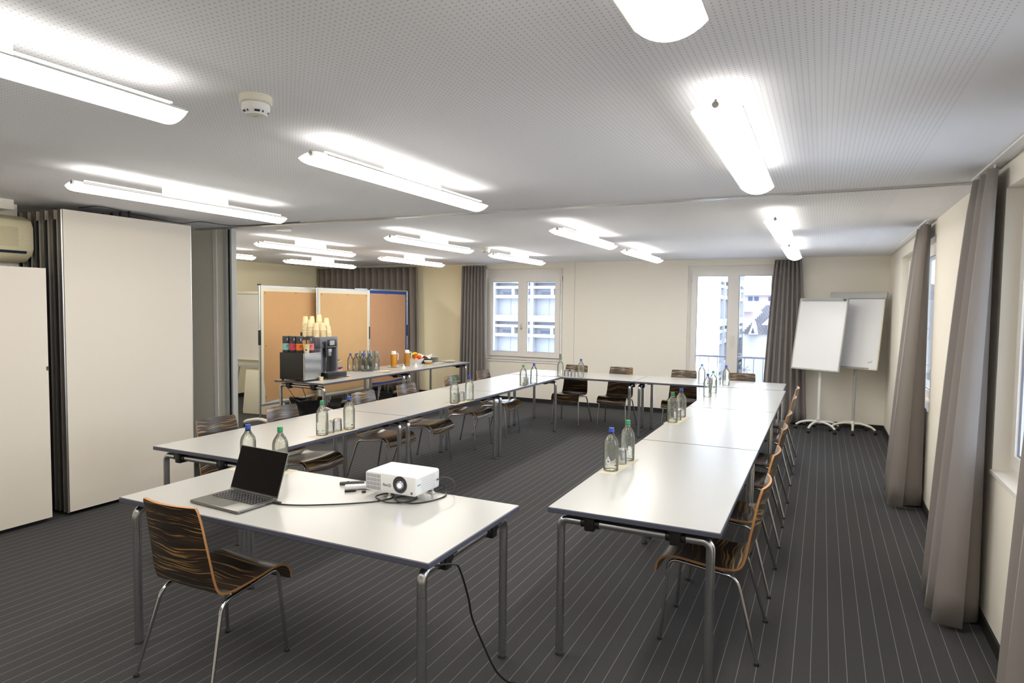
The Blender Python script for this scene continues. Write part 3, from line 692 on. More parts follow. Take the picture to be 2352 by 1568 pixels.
bm = bmesh.new(); box(bm, .02, .075, -.066, -.034, .1296, .1306); obj('focus_window', bm, 'mesh', t)
bm = bmesh.new(); lathe(bm, [(.008, 0), (.008, .0008)], 12, (.05, .055, .1300)); obj('button', bm, 'mesh', t)
for (x, y) in ((-.02, -.085), (-.12, .085), (.12, .085)):
    bm = bmesh.new(); lathe(bm, [(.012, 0), (.013, .003), (.012, .008), (.006, .010), (.006, .033)], 16, (x, y, 0)); obj('foot', bm, 'white', t, True)
# things by the projector
def bar_thing(name, label, cat, a, b, w_, h_, m, bev=.003, z=.7403):
    a = Vector((*a, 0)); b = Vector((*b, 0)); L_ = (b-a).length
    t = thing(name, label, cat, ((a.x+b.x)/2, (a.y+b.y)/2, z), math.atan2(b.y-a.y, b.x-a.x))
    bm = bmesh.new(); box(bm, -L_/2, L_/2, -w_/2, w_/2, 0, h_, bev=bev); obj('body', bm, m, t, True); return t, L_
t, L_ = bar_thing('remote_control', 'dark grey presenter remote lying left of the projector', 'remote', (-2.275, 2.655), (-2.175, 2.735), .026, .016, 'dgrey', .006)
bm = bmesh.new(); lathe(bm, [(.007, .0), (.006, .002)], 12, (-.02, 0, .016)); obj('button', bm, 'black', t)
t, L_ = bar_thing('remote_control', 'white remote with coloured buttons tucked beside the projector', 'remote', (-2.205, 2.615), (-2.085, 2.71), .038, .018, 'projw', .004)
for k, (x, y, mm) in enumerate(((.03, .008, 'printg'), (.045, -.006, 'red'), (.01, 0, 'lgrey'), (-.01, .006, 'lgrey'), (-.03, 0, 'lgrey'))):
    bm = bmesh.new(); lathe(bm, [(.004, 0), (.0035, .0015)], 8, (x, y, .018)); obj('button', bm, mm, t)
t, L_ = bar_thing('video_adapter', 'black dongle with a short cord in front of the white remote', 'adapter', (-2.165, 2.565), (-2.125, 2.605), .022, .011, 'black', .003)
bm = bmesh.new(); tube(bm, catmull([(.028, 0, .006), (.05, .002, .006), (.08, -.008, .006), (.11, -.012, .006)], 5), .0028, 6); obj('cord', bm, 'black', t, True)
bm = bmesh.new(); lathe(bm, [(.0, 0), (.011, .001), (.012, .005), (.008, .010), (0, .011)], 12, (-2.075, 2.605, .7403)); tag(obj('adapter_plug', bm, 'black', None, True), 'tiny black plug at the lower left corner of the projector', 'plug')
# video cable
zc = .7445
path = [(-2.335, 2.262, .750), (-2.30, 2.255, zc), (-2.20, 2.285, zc), (-2.077, 2.362, zc), (-1.98, 2.44, zc), (-1.91, 2.515, zc), (-1.885, 2.585, zc+.001), (-1.905, 2.62, zc+.006), (-1.945, 2.60, zc+.008), (-1.955, 2.55, zc+.008), (-1.92, 2.515, zc+.009), (-1.86, 2.505, zc+.003), (-1.80, 2.545, zc), (-1.77, 2.60, zc), (-1.79, 2.66, zc), (-1.83, 2.66, zc), (-1.865, 2.61, zc+.001), (-1.855, 2.565, zc+.006), (-1.80, 2.525, zc+.009), (-1.74, 2.56, zc), (-1.69, 2.63, zc), (-1.67, 2.72, zc), (-1.69, 2.775, zc+.004), (-1.715, 2.80, .765), (-1.74, 2.795, .79)]
t = thing('video_cable', 'black video cable looping from the laptop to the projector', 'cable', (-2.33, 2.26, .7402)); L0 = Vector((-2.33, 2.26, .7402))
bm = bmesh.new(); tube(bm, [p-L0 for p in catmull(path, 6)], .0036, 8); obj('cord', bm, 'black', t, True)
bm = bmesh.new(); box(bm, -.005, .035, -.009, .009, .002, .013, bev=.003); obj('plug', bm, 'black', t, True)
bm = bmesh.new(); tube(bm, catmull([(-1.728, 2.745, .815), (-1.70, 2.76, .83), (-1.665, 2.79, .815), (-1.655, 2.80, .775), (-1.675, 2.795, .7475), (-1.75, 2.775, .7445), (-1.80, 2.76, .7445)], 6), .0028, 8)
tag(obj('power_cord', bm, 'dgrey', None, True), 'thin grey cord arching off the right rear of the projector', 'cable')
bm = bmesh.new(); tube(bm, catmull([(-1.30, 2.05, .706), (-1.25, 2.11, .700), (-1.24, 2.14, .67), (-1.24, 2.208, .534), (-1.24, 2.245, .428), (-1.24, 2.341, .273), (-1.238, 2.45, .11), (-1.22, 2.53, .02), (-1.19, 2.56, .005), (-1.14, 2.53, .005), (-1.05, 2.42, .005), (-.95, 2.25, .005)], 6), .0042, 8)
tag(obj('hanging_cable', bm, 'black', None, True), 'black cable hanging from the front table end down to the carpet', 'cable')

# ------------------------------------------------------------------ curtains
def curtain(name, label, top, bot, n, folds, a_top, a_bot, ztop=H-.035, zbot=.025, m='curtain', seed=0, nz=14, rail=None):
    """top/bot: ((x0,y0),(x1,y1)) ends of the cloth's centre line at the rail and at the hem"""
    rnd = random.Random(seed); t = thing(name, label, 'curtain', (top[0][0], top[0][1], 0)); O = Vector((top[0][0], top[0][1], 0))
    ph = [rnd.uniform(-.5, .5) for _ in range(4)]; N_ = folds*10
    wob = [rnd.uniform(.65, 1.2) for _ in range(folds+2)]
    bm = bmesh.new(); rows_ = []
    for k in range(nz+1):
        v = k/nz; vv = v**.8; row = []
        A = Vector(top[0]).lerp(Vector(bot[0]), vv); B = Vector(top[1]).lerp(Vector(bot[1]), vv); u = (B-A).normalized(); nn = Vector((-u.y, u.x))
        amp = a_top+(a_bot-a_top)*vv
        for i in range(N_+1):
            s = i/N_; q = s*folds
            f = math.sin(2*PI*q+ph[0]+.5*math.sin(3*s+ph[1])+.35*v*math.sin(5*s+ph[2]))
            f = math.copysign(abs(f)**.8, f)*(wob[int(q)]*(1-(q % 1))+wob[int(q)+1]*(q % 1))
            f += .25*v*math.sin(2.2*PI*q+ph[3]); f = max(-1.3, min(1.3, f))
            ss = s+.012*math.sin(4*PI*q+ph[2])*v
            p = A.lerp(B, ss)+nn*amp*f
            row.append(bm.verts.new((p.x-O.x, p.y-O.y, ztop+(zbot-ztop)*v)))
        rows_.append(row)
    for a, b in zip(rows_, rows_[1:]):
        for i in range(N_): bm.faces.new((a[i], a[i+1], b[i+1], b[i]))
    c = obj('cloth', bm, m, t, True); md = c.modifiers.new('thick', 'SOLIDIFY'); md.thickness = .003
    # heading tape and gliders
    bm = bmesh.new()
    A = Vector(top[0])-O.xy; B = Vector(top[1])-O.xy
    for i in range(folds*2):
        p = A.lerp(B, (i+.5)/(folds*2)); box(bm, p.x-.004, p.x+.004, p.y-.004, p.y+.004, ztop, H-.013)
    tag(obj('gliders', bm, 'white', t), kind='stuff')
    return t
curtain('curtain', 'grey-brown curtain beside the small window in the back wall', ((-6.02, 10.37), (-5.52, 10.38)), ((-6.06, 10.36), (-5.47, 10.36)), 0, 8, .032, .055, seed=2)
curtain('curtain', 'grey curtain at the right side of the balcony door', ((-.66, 10.38), (-.30, 10.39)), ((-.80, 10.35), (-.17, 10.37)), 0, 7, .030, .05, seed=5)
curtain('curtain', 'wide dark curtain across the far left of the back wall behind the pin boards', ((-9.44, 10.37), (-6.97, 10.38)), ((-9.44, 10.36), (-6.90, 10.36)), 0, 17, .055, .07, m='curtain2', seed=8)
curtain('curtain', 'taupe curtain on the right wall between the two windows, farther one', ((.775, 6.46), (.775, 6.95)), ((.69, 6.34), (.66, 7.0)), 0, 4, .035, .115, seed=11)
curtain('curtain', 'large taupe curtain on the right wall lit violet by the window', ((.775, 4.08), (.775, 4.55)), ((.70, 4.02), (.68, 4.60)), 0, 3, .035, .115, seed=14)
curtain('curtain', 'curtain cut by the right edge of the picture, nearest the camera', ((.775, 2.35), (.775, 2.98)), ((.72, 2.30), (.71, 3.20)), 0, 5, .035, .105, seed=17)
def rail(label, x0, x1, y0, y1):
    bm = bmesh.new(); box(bm, x0, x1, y0, y1, H-.012, H-.0005, bev=.003); tag(obj('curtain_rail', bm, 'white', None, True), label, 'curtain rail', 'white ceiling curtain rails')
rail('white curtain rail above the small window in the back wall', -6.03, -3.75, 10.36, 10.40)
rail('white curtain rail above the balcony door', -2.26, -.26, 10.36, 10.40)
rail('white curtain rail above the wide dark curtain at far left', -9.46, -6.93, 10.36, 10.40)
rail('white curtain rail over the farther window of the right wall', .755, .795, 6.40, 10.20)
rail('pale metal curtain rail over the near window at upper right', .755, .795, 1.7, 4.60)

# ------------------------------------------------------------------ castor and pin boards
def castor(parent, x, y, r=.028):
    bm = bmesh.new()
    for s in (-1, 1): lathe(bm, [(.004, -.009), (r, -.008), (r, .008), (.004, .009)], 14, (x+s*.011, y, r), axis='x')
    box(bm, x-.006, x+.006, y-.012, y+.012, r, r+.032); obj('castor', bm, 'black', parent, True)
def pinboard(label, x, y0, y1, ztop, zbot, papermat, bordermat='felt', z0paper=.10, xo=0):
    t = thing('pin_board', label, 'pin board', (x, y0, 0)); Lb = y1-y0
    bxo('panel', (-.012, .012, .03, Lb-.03, zbot+.02, ztop-.02), bordermat, t)
    bm = bmesh.new(); n = 8
    # brown packing paper pinned on, lower corners curling
    zs = [ztop-.075-(ztop-.075-zbot-.06)*i/10 for i in range(11)]; g = []
    for i, z in enumerate(zs):
        row = []
        for j in range(n+1):
            yy = .075+(Lb-.15)*j/n; c = (i/10)**3
            row.append(bm.verts.new((.0135+.004*abs(math.sin(j*1.3+i*.7))*c+(.012 if (i == 10 and j in (0, n)) else 0), yy+(.02 if i >= 9 and j == 0 else 0), z+.008*c*math.sin(j))))
        g.append(row)
    for a, b in zip(g, g[1:]):
        for j in range(n): bm.faces.new((a[j], a[j+1], b[j+1], b[j]))
    pp = obj('paper_sheet', bm, papermat, t, True)
    for (yy, z) in ((.10, ztop-.10), (Lb*.55, ztop-.09), (Lb-.10, ztop-.10), (.10, zbot+.12), (Lb-.1, zbot+.2), (.11, (ztop+zbot)/2)):
        bm = bmesh.new(); lathe(bm, [(.006, 0), (.005, .008), (0, .009)], 8, (.0145, yy, z), axis='x'); obj('pin', bm, 'dgrey', pp)
    for (a, b) in ((ztop-.025, ztop), (zbot, zbot+.028)):
        bxo('frame_rail', (-.016, .016, .02, Lb-.02, a, b), 'alu', t)
    for yy in (0, Lb):
        s = 1 if yy == 0 else -1
        bm = bmesh.new(); tube(bm, [(0, yy+s*.012, .07), (0, yy+s*.012, ztop+.005)], .014, 10); po = obj('post', bm, 'tube', t, True)
        bm = bmesh.new(); box(bm, -.018, .018, yy+s*.012-.018, yy+s*.012+.018, ztop+.001, ztop+.02, bev=.004); obj('end_knob', bm, 'black', po, True)
        bm = bmesh.new(); lathe(bm, [(.019, 0), (.019, .20)], 12, (0, yy+s*.012, 1.14)); obj('grip', bm, 'black', po, True)
        bm = bmesh.new(); pts = catmull([(-.29, yy+s*.012, .075), (-.22, yy+s*.012, .10), (0, yy+s*.012, .135), (.22, yy+s*.012, .10), (.29, yy+s*.012, .075)], 5); tube(bm, pts, .024, 8); f = obj('foot', bm, 'white', t, True)
        castor(f, -.27, yy+s*.012); castor(f, .27, yy+s*.012)
    return t
pinboard('pin board covered in brown paper, left one nearest the partition', -6.80, 6.34, 7.55, 1.94, .31, 'kraft')
pinboard('pin board covered in brown paper, middle one', -6.70, 7.32, 8.56, 1.94, .31, 'kraft2')
pinboard('pin board with a blue border, right one', -6.86, 8.40, 9.86, 1.965, .31, 'kraft3', 'blue')

# ------------------------------------------------------------------ flip charts on star bases
def star_base(t, R_, phase, pole_h, polemat, legm, zhub=.12, n=5, pr_=.016):
    for k in range(n):
        a = phase+2*PI*k/n; c, s = math.cos(a), math.sin(a)
        pts = catmull([(0, 0, zhub), (c*R_*.35, s*R_*.35, zhub+.008), (c*R_*.75, s*R_*.75, zhub-.015), (c*R_, s*R_, .062)], 5)
        bm = bmesh.new(); tube(bm, pts, [.018-.004*i/len(pts) for i in range(len(pts))], 8); lg = obj('leg', bm, legm, t, True); castor(lg, c*R_, s*R_)
    bm = bmesh.new(); lathe(bm, [(.028, zhub-.02), (.032, zhub-.01), (.030, zhub+.02), (.02, zhub+.04)], 16); obj('hub', bm, 'lgrey' if legm == 'white' else legm, t, True)
    bm = bmesh.new(); tube(bm, [(0, 0, zhub+.03), (0, 0, pole_h*.55)], pr_*1.25, 12); tube(bm, [(0, 0, pole_h*.55), (0, 0, pole_h)], pr_, 12); obj('pole', bm, polemat, t, True)
def flipchart(label, loc, yaw, base_phase, zb, zt, wd, tilt, header, edge, seed=0):
    t = thing('flip_chart', label, 'flip chart', loc, 0)
    star_base(t, .29, base_phase, (zb+zt)/2, 'white' if header == 'clamp' else 'lgrey', 'white' if header == 'clamp' else 'offwhite')
    Hh = (zt-zb)/math.cos(tilt)
    Mx = Matrix.Translation((0, 0, (zb+zt)/2)) @ Matrix.Rotation(yaw, 4, 'Z') @ Matrix.Rotation(-tilt, 4, 'X') @ Matrix.Translation((0, -.06, 0))
    def add(name, dims, m, par=t, bev=0, mi=0):
        bm = bmesh.new(); box(bm, *dims, bev=bev); return obj(name, xf(bm, Mx), m, par, bev > 0)
    h = Hh/2; w2 = wd/2
    b = add('board', (-w2+.01, w2-.01, -.008, .008, -h+.01, h-.01), 'board')
    bm = bmesh.new()
    for d in ((-w2, w2, -.014, .012, -h, -h+.022), (-w2, w2, -.014, .012, h-.022, h), (-w2, -w2+.016, -.014, .012, -h, h), (w2-.016, w2, -.014, .012, -h, h)): box(bm, *d, bev=.003)
    obj('frame', xf(bm, Mx), edge, t, True)
    bm = bmesh.new(); box(bm, -.02, .02, .008, .05, -.15, .15); obj('bracket', xf(bm, Mx), 'lgrey', t)
    if header == 'clamp':
        bm = bmesh.new(); tube(bm, [(-w2+.04, -.022, h-.035), (w2-.04, -.022, h-.035)], .009, 10); cl = obj('paper_clamp', xf(bm, Mx), 'lgrey', t, True)
        bm = bmesh.new(); lathe(bm, [(.018, -.012), (.018, .012)], 14, (w2-.045, -.028, h-.03), axis='y'); obj('clamp_knob', xf(bm, Mx), 'mgrey', cl, True)
    else:
        bm = bmesh.new(); box(bm, -w2-.03, w2+.03, -.045, .018, h-.02, h+.075, bev=.014); obj('header_bar', xf(bm, Mx), 'lgrey', t, True)
        bm = bmesh.new(); box(bm, -w2+.02, w2-.11, -.035, -.014, -h+.015, -h+.03); obj('pen_tray', xf(bm, Mx), 'lgrey', t)
        bm = bmesh.new(); tube(bm, catmull([(w2-.13, -.0095, -h+.095), (w2-.11, -.0095, -h+.105), (w2-.095, -.0095, -h+.102), (w2-.075, -.0095, -h+.125)], 4), .0022, 5); obj('pen_mark', xf(bm, Mx), 'dgrey', b)
    return t
flipchart('white flip chart on castors in the right back corner, front one before the curtain', (-.005, 10.02, 0), -math.radians(30), .5, .845, 1.85, .705, math.radians(10.5), 'clamp', 'lgrey')
flipchart('white flip chart with a rounded grey header bar, rear one in the corner', (.43, 10.13, 0), -math.radians(26), .9, .885, 1.86, .70, math.radians(10), 'bar', 'offwhite')

# flip chart behind the left pin board
t = thing('flip_chart', 'cream flip chart with a paper pad, half hidden behind the left pin board', 'flip chart', (-8.05, 7.42, 0), .15)
bxo('board', (-.36, .36, .0, .018, .70, 1.86), 'offwhite', t); bm = bmesh.new(); box(bm, -.375, .375, -.03, .02, 1.845, 1.885, bev=.006); obj('clamp_bar', bm, 'offwhite', t, True)
bm = bmesh.new(); g = []
for i in range(13):
    z = 1.84-i*.088; yv = -.012-.008*math.sin(i*.8) - (.05*((i-9)/3)**2 if i > 9 else 0); z = z if i < 12 else z+.03
    g.append([bm.verts.new((x, yv, z)) for x in (-.33, -.1, .12, .33)])
for a, b in zip(g, g[1:]):
    for j in range(3): bm.faces.new((a[j], a[j+1], b[j+1], b[j]))
obj('paper_pad', bm, 'paper', t, True)
bm = bmesh.new(); box(bm, -.36, .36, -.06, .0, .70, .73); obj('pen_tray', bm, 'lgrey', t)
for s in (-1, 1):
    bm = bmesh.new(); tube(bm, [(s*.30, .01, .70), (s*.38, .25 if s > 0 else -.05, 0.01)], .013, 8); obj('leg', bm, 'lgrey', t)
bm = bmesh.new(); tube(bm, [(0, .02, 1.4), (0, .55, .01)], .013, 8); obj('leg', bm, 'lgrey', t)
for i, (x, y, lb) in enumerate(((-8.02, 7.16, 'front one'), (-8.10, 7.24, 'middle one'), (-8.18, 7.30, 'rear one'))):
    bm = bmesh.new(); box(bm, -.0, .75, -.012, .012, 0, .66, bev=.003)
    o = obj('spare_board', bm, 'offwhite', None, True, (x, y, .005), (math.radians(-7), 0, .12)); tag(o, 'loose cream board leaning under the half hidden flip chart, '+lb, 'board', 'leaning spare boards')

# ------------------------------------------------------------------ buffet: coffee machine and cooler
TZ = .7402
t = thing('milk_cooler', 'black milk cooler with a brushed steel door on the buffet', 'cooler', (-5.89, 6.155, TZ))
bm = bmesh.new(); box(bm, -.205, .185, -.145, .145, .02, .352, bev=.003); obj('body', bm, 'black', t, True)
bm = bmesh.new(); box(bm, .1855, .188, -.147, .147, .02, .352); obj('door_trim', bm, 'offwhite', t)
bm = bmesh.new(); n = 12; g = []
for j in range(n+1):
    z = .024+.326*j/n; g.append([bm.verts.new((.203+.0012*math.sin(j*1.4+k*.5), -.143+.286*k/4, z)) for k in range(5)])
for a, b in zip(g, g[1:]):
    for k in range(4): bm.faces.new((a[k], a[k+1], b[k+1], b[k]))
box(bm, .188, .2005, -.145, .145, .022, .351); d = obj('door', bm, 'steel', t, True)
bm = bmesh.new(); lathe(bm, [(.008, 0), (.008, .003)], 12, (.2035, .03, .30), axis='x'); obj('badge', bm, 'lgrey', d)
for (x, y) in ((-.18, -.12), (.17, -.12), (-.18, .12), (.17, .12)):
    bm = bmesh.new(); lathe(bm, [(.015, 0), (.013, .021)], 12, (x, y, 0)); obj('foot', bm, 'black', t)
t = thing('coffee_machine', 'dark grey coffee machine with a touch screen and steam wand', 'coffee machine', (-5.95, 6.52, TZ))
bm = bmesh.new()
box(bm, -.21, .10, -.165, .165, .03, .535, bev=.008); obj('body', bm, 'dgrey', t, True)
bm = bmesh.new(); box(bm, .10, .20, -.165, .165, .395, .535, bev=.006); box(bm, .10, .20, -.165, -.125, .085, .395, bev=.003); box(bm, .10, .20, .135, .165, .085, .395, bev=.003); obj('front_housing', bm, 'mgrey', t, True)
bm = bmesh.new(); box(bm, .201, .206, -.035, .135, .415, .50, bev=.002); sc = obj('display_bezel', bm, 'black', t, True)
bm = bmesh.new(); box(bm, .2061, .2068, .005, .095, .428, .488); obj('display', bm, 'lgrey', sc)
bm = bmesh.new(); lathe(bm, [(.035, 0), (.038, .05), (.044, .052), (.044, .095), (.036, .10)], 20, (.15, .045, .285)); obj('spout', bm, 'steel', t, True)
bm = bmesh.new(); tube(bm, [(.215, -.09, .48), (.225, -.085, .28)], .016, 10); tube(bm, [(.19, -.10, .46), (.215, -.11, .46)], .02, 10); obj('wand_grip', bm, 'black', t, True)
bm = bmesh.new(); tube(bm, [(.225, -.085, .28), (.215, -.095, .085)], .005, 8); obj('steam_wand', bm, 'chrome', t, True)
bm = bmesh.new(); box(bm, .10, .33, -.165, .19, .02, .085, bev=.004); box(bm, .11, .32, -.155, .18, .0851, .0858, 1); obj('drip_tray', bm, ['black', 'steel'], t, True)
bm = bmesh.new(); lathe(bm, [(.052, 0), (.052, .05), (.046, .056), (0, .057)], 24, (-.12, -.105, .536)); obj('bean_hopper', bm, 'black', t, True)
for (x, y) in ((-.18, -.14), (.18, -.14), (-.18, .14), (.18, .14)):
    bm = bmesh.new(); lathe(bm, [(.015, 0), (.013, .031)], 12, (x, y, 0)); obj('foot', bm, 'black', t)
# tins on the cooler
zt = TZ+.3525
for i, (y, x, mm, lb) in enumerate(((6.080, -6.05, 'teal', 'black round tin with a teal label on the milk cooler'), (6.10, -5.955, 'red', 'black round tin with a red label on the milk cooler'), (6.115, -5.86, 'orange', 'black round tin with an orange label on the milk cooler'), (6.20, -5.775, 'pink', 'black round tin with a salmon label on the milk cooler'))):
    t = thing('tea_tin', lb, 'tin', (x, y, zt), -.6, 'tins on the milk cooler'); r = .047
    bm = bmesh.new(); lathe(bm, [(r-.001, 0), (r, .002), (r, .158), (r-.002, .16)], 28); obj('body', bm, 'dgrey', t, True)
    bm = bmesh.new(); lathe(bm, [(r+.0012, .1605), (r+.0012, .200), (r-.002, .204), (0, .2045)], 28); obj('lid', bm, 'dgrey', t, True)
    bm = bmesh.new(); lathe(bm, [(r+.0006, .030), (r+.0006, .112)], 28, cap=(False, False)); lbm = obj('label_band', bm, mm, t, True)
    bm = bmesh.new()
    for k in range(4): box(bm, r+.0004, r+.0012, -.014, -.014+.028*(1-.15*k), .090-.009*k, .094-.009*k)
    obj('small_print', bm, 'dgrey', lbm)
    bm = bmesh.new(); box(bm, r+.001, r+.006, -.005, .005, .148, .178, bev=.001); obj('clasp', bm, 'lgrey', t)
def cup_mesh(h=.095, r0=.027, r1=.040):
    bm = bmesh.new(); lathe(bm, [(.0, 0), (r0, 0), (r0+.0003, .002), (r1-.001, h-.004), (r1+.0015, h-.002), (r1, h), (r1-.001, h-.002), (r0-.001, .003), (0, .003)], 20, cap=(False, False))
    bmesh.ops.remove_doubles(bm, verts=bm.verts[:], dist=1e-5); return bm
t = thing('stirrer_cup', 'cream paper cup holding wooden stirrers on the milk cooler', 'cup', (-5.745, 6.105, zt))
obj('cup', cup_mesh(.105, .030, .042), 'cupp', t, True)
bm = bmesh.new(); box(bm, .034, .0365, -.010, .008, .030, .048); obj('printed_mark', xf(bm, Matrix.Rotation(-.9, 4, 'Z')), 'dgrey', t)
for k in range(16):
    a = random.uniform(0, 2*PI); rr = random.uniform(.004, .024); lean = random.uniform(.05, .28)
    if k in (0, 1): a = PI*.75*(1 if k else -1)+2.4; lean = .42; rr = .02
    bm = bmesh.new(); box(bm, -.003, .003, -.0009, .0009, 0, .155, bev=.0006)
    o = obj('wooden_stirrer', bm, 'stick', None, False, (-5.745+rr*.5*math.cos(a), 6.105+rr*.5*math.sin(a), zt+.006), (0, lean, a))
    tag(o, 'thin wooden stirrer standing in the paper cup', 'stirrer', 'wooden stirrers in the cup')
cupP = obj('paper_cup', cup_mesh(), 'cupp', None, True); cp_used = False
cst = [(-6.02, 6.38, 9, .090, 'at the back left'), (-5.955, 6.40, 7, .085, 'at the left'), (-6.02, 6.50, 9, .09, 'behind the middle'), (-5.87, 6.415, 5, .085, 'in front, left of the middle'), (-5.95, 6.555, 10, .1, 'tallest, in the middle'), (-5.835, 6.50, 5, .085, 'in front, in the middle'), (-5.82, 6.585, 3, .09, 'shortest, at the front right'), (-5.90, 6.64, 8, .1, 'at the right')]
zt2 = TZ+.536
for (x, y, n, hgt, nm) in cst:
    for k in range(n):
        top = k == n-1; lb = ('topmost upturned paper cup of the nested stack '+nm) if top else ('upturned paper cup lower in the nested stack '+nm)
        loc = (x, y, zt2+.0955+k*.021); rot = (PI, 0, 0)
        if not cp_used: o = cupP; cp_used = True; o.location = loc; o.rotation_euler = rot
        else: o = cupP.copy(); COL.objects.link(o); o.location = loc; o.rotation_euler = rot
        tag(o, lb, 'cup', 'nested cups in the stack '+nm)
bm = bmesh.new(); lathe(bm, [(.022, 0), (.026, .045), (.0275, .046), (.0265, .045), (.0215, .003), (0, .003)], 16, (-5.65, 6.26, TZ), cap=(False, False)); tag(obj('espresso_cup', bm, 'cupp', None, True), 'small cream cup on the table before the cooler door', 'cup')
# snack stand with packets behind the machine
t = thing('snack_stand', 'small wire stand of snacks right behind the coffee machine', 'stand', (-5.98, 6.93, TZ))
bm = bmesh.new(); tube(bm, [(0, 0, 0), (0, 0, .27)], .004, 8); lathe(bm, [(.05, 0), (.05, .004)], 20); obj('stem', bm, 'steel', t)
for z, r in ((.06, .085), (.18, .065)):
    bm = bmesh.new(); lathe(bm, [(.003, 0), (r-.01, 0), (r, .012), (r-.002, .012), (r-.012, .002), (.003, .002)], 24, (0, 0, z), cap=(False, False)); obj('tray', bm, 'ceramic', t, True)
for k in range(9):
    a = k*.75; lvl = .066 if k < 5 else .186; r = .045 if k < 5 else .03
    bm = bmesh.new(); box(bm, -.035, .035, -.014, .014, 0, .014, bev=.005)
    mm = ('red', 'blue', 'darkcloth', 'red', 'orange', 'berry', 'dgrey', 'berry', 'dgrey')[k]
    o = obj('snack_bar', bm, mm, None, True, (-5.98+r*math.cos(a), 6.93+r*math.sin(a), TZ+lvl+.002+(.016 if k % 2 else 0)), (0, -.1, a))
    tag(o, 'wrapped snack bar on the %s tray of the small stand' % ('lower' if k < 5 else 'upper'), 'snack', 'snack bars on the %s tray' % ('lower' if k < 5 else 'upper'))
bm = bmesh.new(); lathe(bm, [(.0, .0), (.03, 0), (.062, .010), (.063, .012), (.03, .003), (0, .003)], 24, (-5.72, 6.80, TZ), cap=(False, False)); tag(obj('saucer', bm, 'ceramic', None, True), 'white saucer beside the drip tray of the coffee machine', 'saucer')
bm = bmesh.new(); box(bm, -.05, .04, -.006, .006, .0, .003, bev=.001); tag(obj('teaspoon', bm, 'chrome', None, True, (-5.72, 6.80, TZ+.014), (0, 0, .5)), 'teaspoon lying on the white saucer by the coffee machine', 'spoon')
# bottles on the buffet
bp = [(-6.15, 7.42, 'b', 'leftmost at the back'), (-6.11, 7.53, 'g', 'second at the back'), (-6.05, 7.42, 'b', 'leftmost in the front'), (-6.03, 7.54, 'b', 'centre of the group'), (-5.93, 7.46, 'b', 'front centre'), (-5.94, 7.58, 'g', 'between the centre and the right end'), (-5.86, 7.50, 'b', 'front right'), (-5.90, 7.70, 'g', 'at the right end'), (-5.99, 7.66, 'g', 'back right')]
for x, y, k, nm in bp: bottle(k, x, y, 'buffet water bottle with a %s cap, %s' % ('blue' if k == 'b' else 'green', nm), 'water bottles grouped on the buffet', TZ, True)
for i, (x, y) in enumerate(((-6.14, 7.66), (-6.13, 7.75), (-6.06, 7.78), (-5.98, 7.80))):
    for k in range(3):
        tumbler(x, y, 'clear glass in the nested stacks behind the buffet bottles', 'stacked glasses on the buffet', TZ+.093*k+.0005*k, True)
# napkin fan
for k in range(5):
    bm = bmesh.new(); box(bm, -.07, .07, -.07, .07, 0, .003)
    tag(obj('napkin', bm, 'napkin', None, False, (-5.66+.01*k, 7.50+.012*k, TZ+.0032*k), (0, 0, .3*k)), 'cream paper napkin fanned out on the buffet before the bottles', 'napkin', 'fanned napkins on the buffet')
# juice jugs
def jug(x, y, jm, lb):
    s = thing('saucer', 'white plate under the '+lb, 'plate', (x, y, TZ), 0, 'plates under the juice jugs')
    bm = bmesh.new(); lathe(bm, [(.0, .0), (.05, 0), (.09, .008), (.091, .011), (.05, .004), (0, .004)], 28, cap=(False, False)); obj('dish', bm, 'ceramic', s, True)
    t = thing('juice_jug', 'glass jug of '+lb+' with a white lid', 'jug', (x, y, TZ+.0045), -.2, 'juice jugs on the buffet')
    bm = bmesh.new(); lathe(bm, [(.0, .0), (.043, 0), (.047, .006), (.047, .20), (.045, .212)], 28, cap=(False, False)); obj('glass_wall', bm, 'glass', t, True)
    bm = bmesh.new(); lathe(bm, [(.0, .004), (.042, .004), (.0455, .010), (.0455, .188), (0, .188)], 28, cap=(False, False)); obj('juice', bm, jm, t, True)
    bm = bmesh.new(); lathe(bm, [(.040, .19), (.0435, .20), (.036, .205), (.036, .238), (.034, .243), (0, .244)], 28, cap=(False, False)); obj('lid', bm, 'white', t, True)
    bm = bmesh.new(); tube(bm, catmull([(0, .045, .20), (0, .085, .205), (0, .095, .18), (0, .092, .13), (0, .090, .10)], 6), .0065, 8); obj('handle', bm, 'ceramic', t, True)
jug(-5.955, 8.20, 'juice', 'bright orange juice'); jug(-5.935, 8.53, 'juice2', 'darker amber juice')
for i, (x, y, lb) in enumerate(((-5.67, 8.06, 'left of two, before the orange juice'), (-5.68, 8.40, 'right of two, before the amber juice'))):
    t = thing('name_card', 'small folded white card on the buffet, '+lb, 'card', (x, y, TZ), -1.15, 'folded cards on the buffet')
    bm = bmesh.new(); prism(bm, [(-.022, 0), (.022, 0), (0, .058)], -.04, .04, 0, lambda a, b, z: (z, a, b)); obj('card', bm, 'paperw', t)
    bm = bmesh.new()
    for k in range(3): box(bm, -.025+.006*k, .022-.004*k, -.0185+.0045*k, -.0175+.0045*k, .016+.012*k, .019+.012*k)
    obj('printed_lines', bm, 'bluem', t)
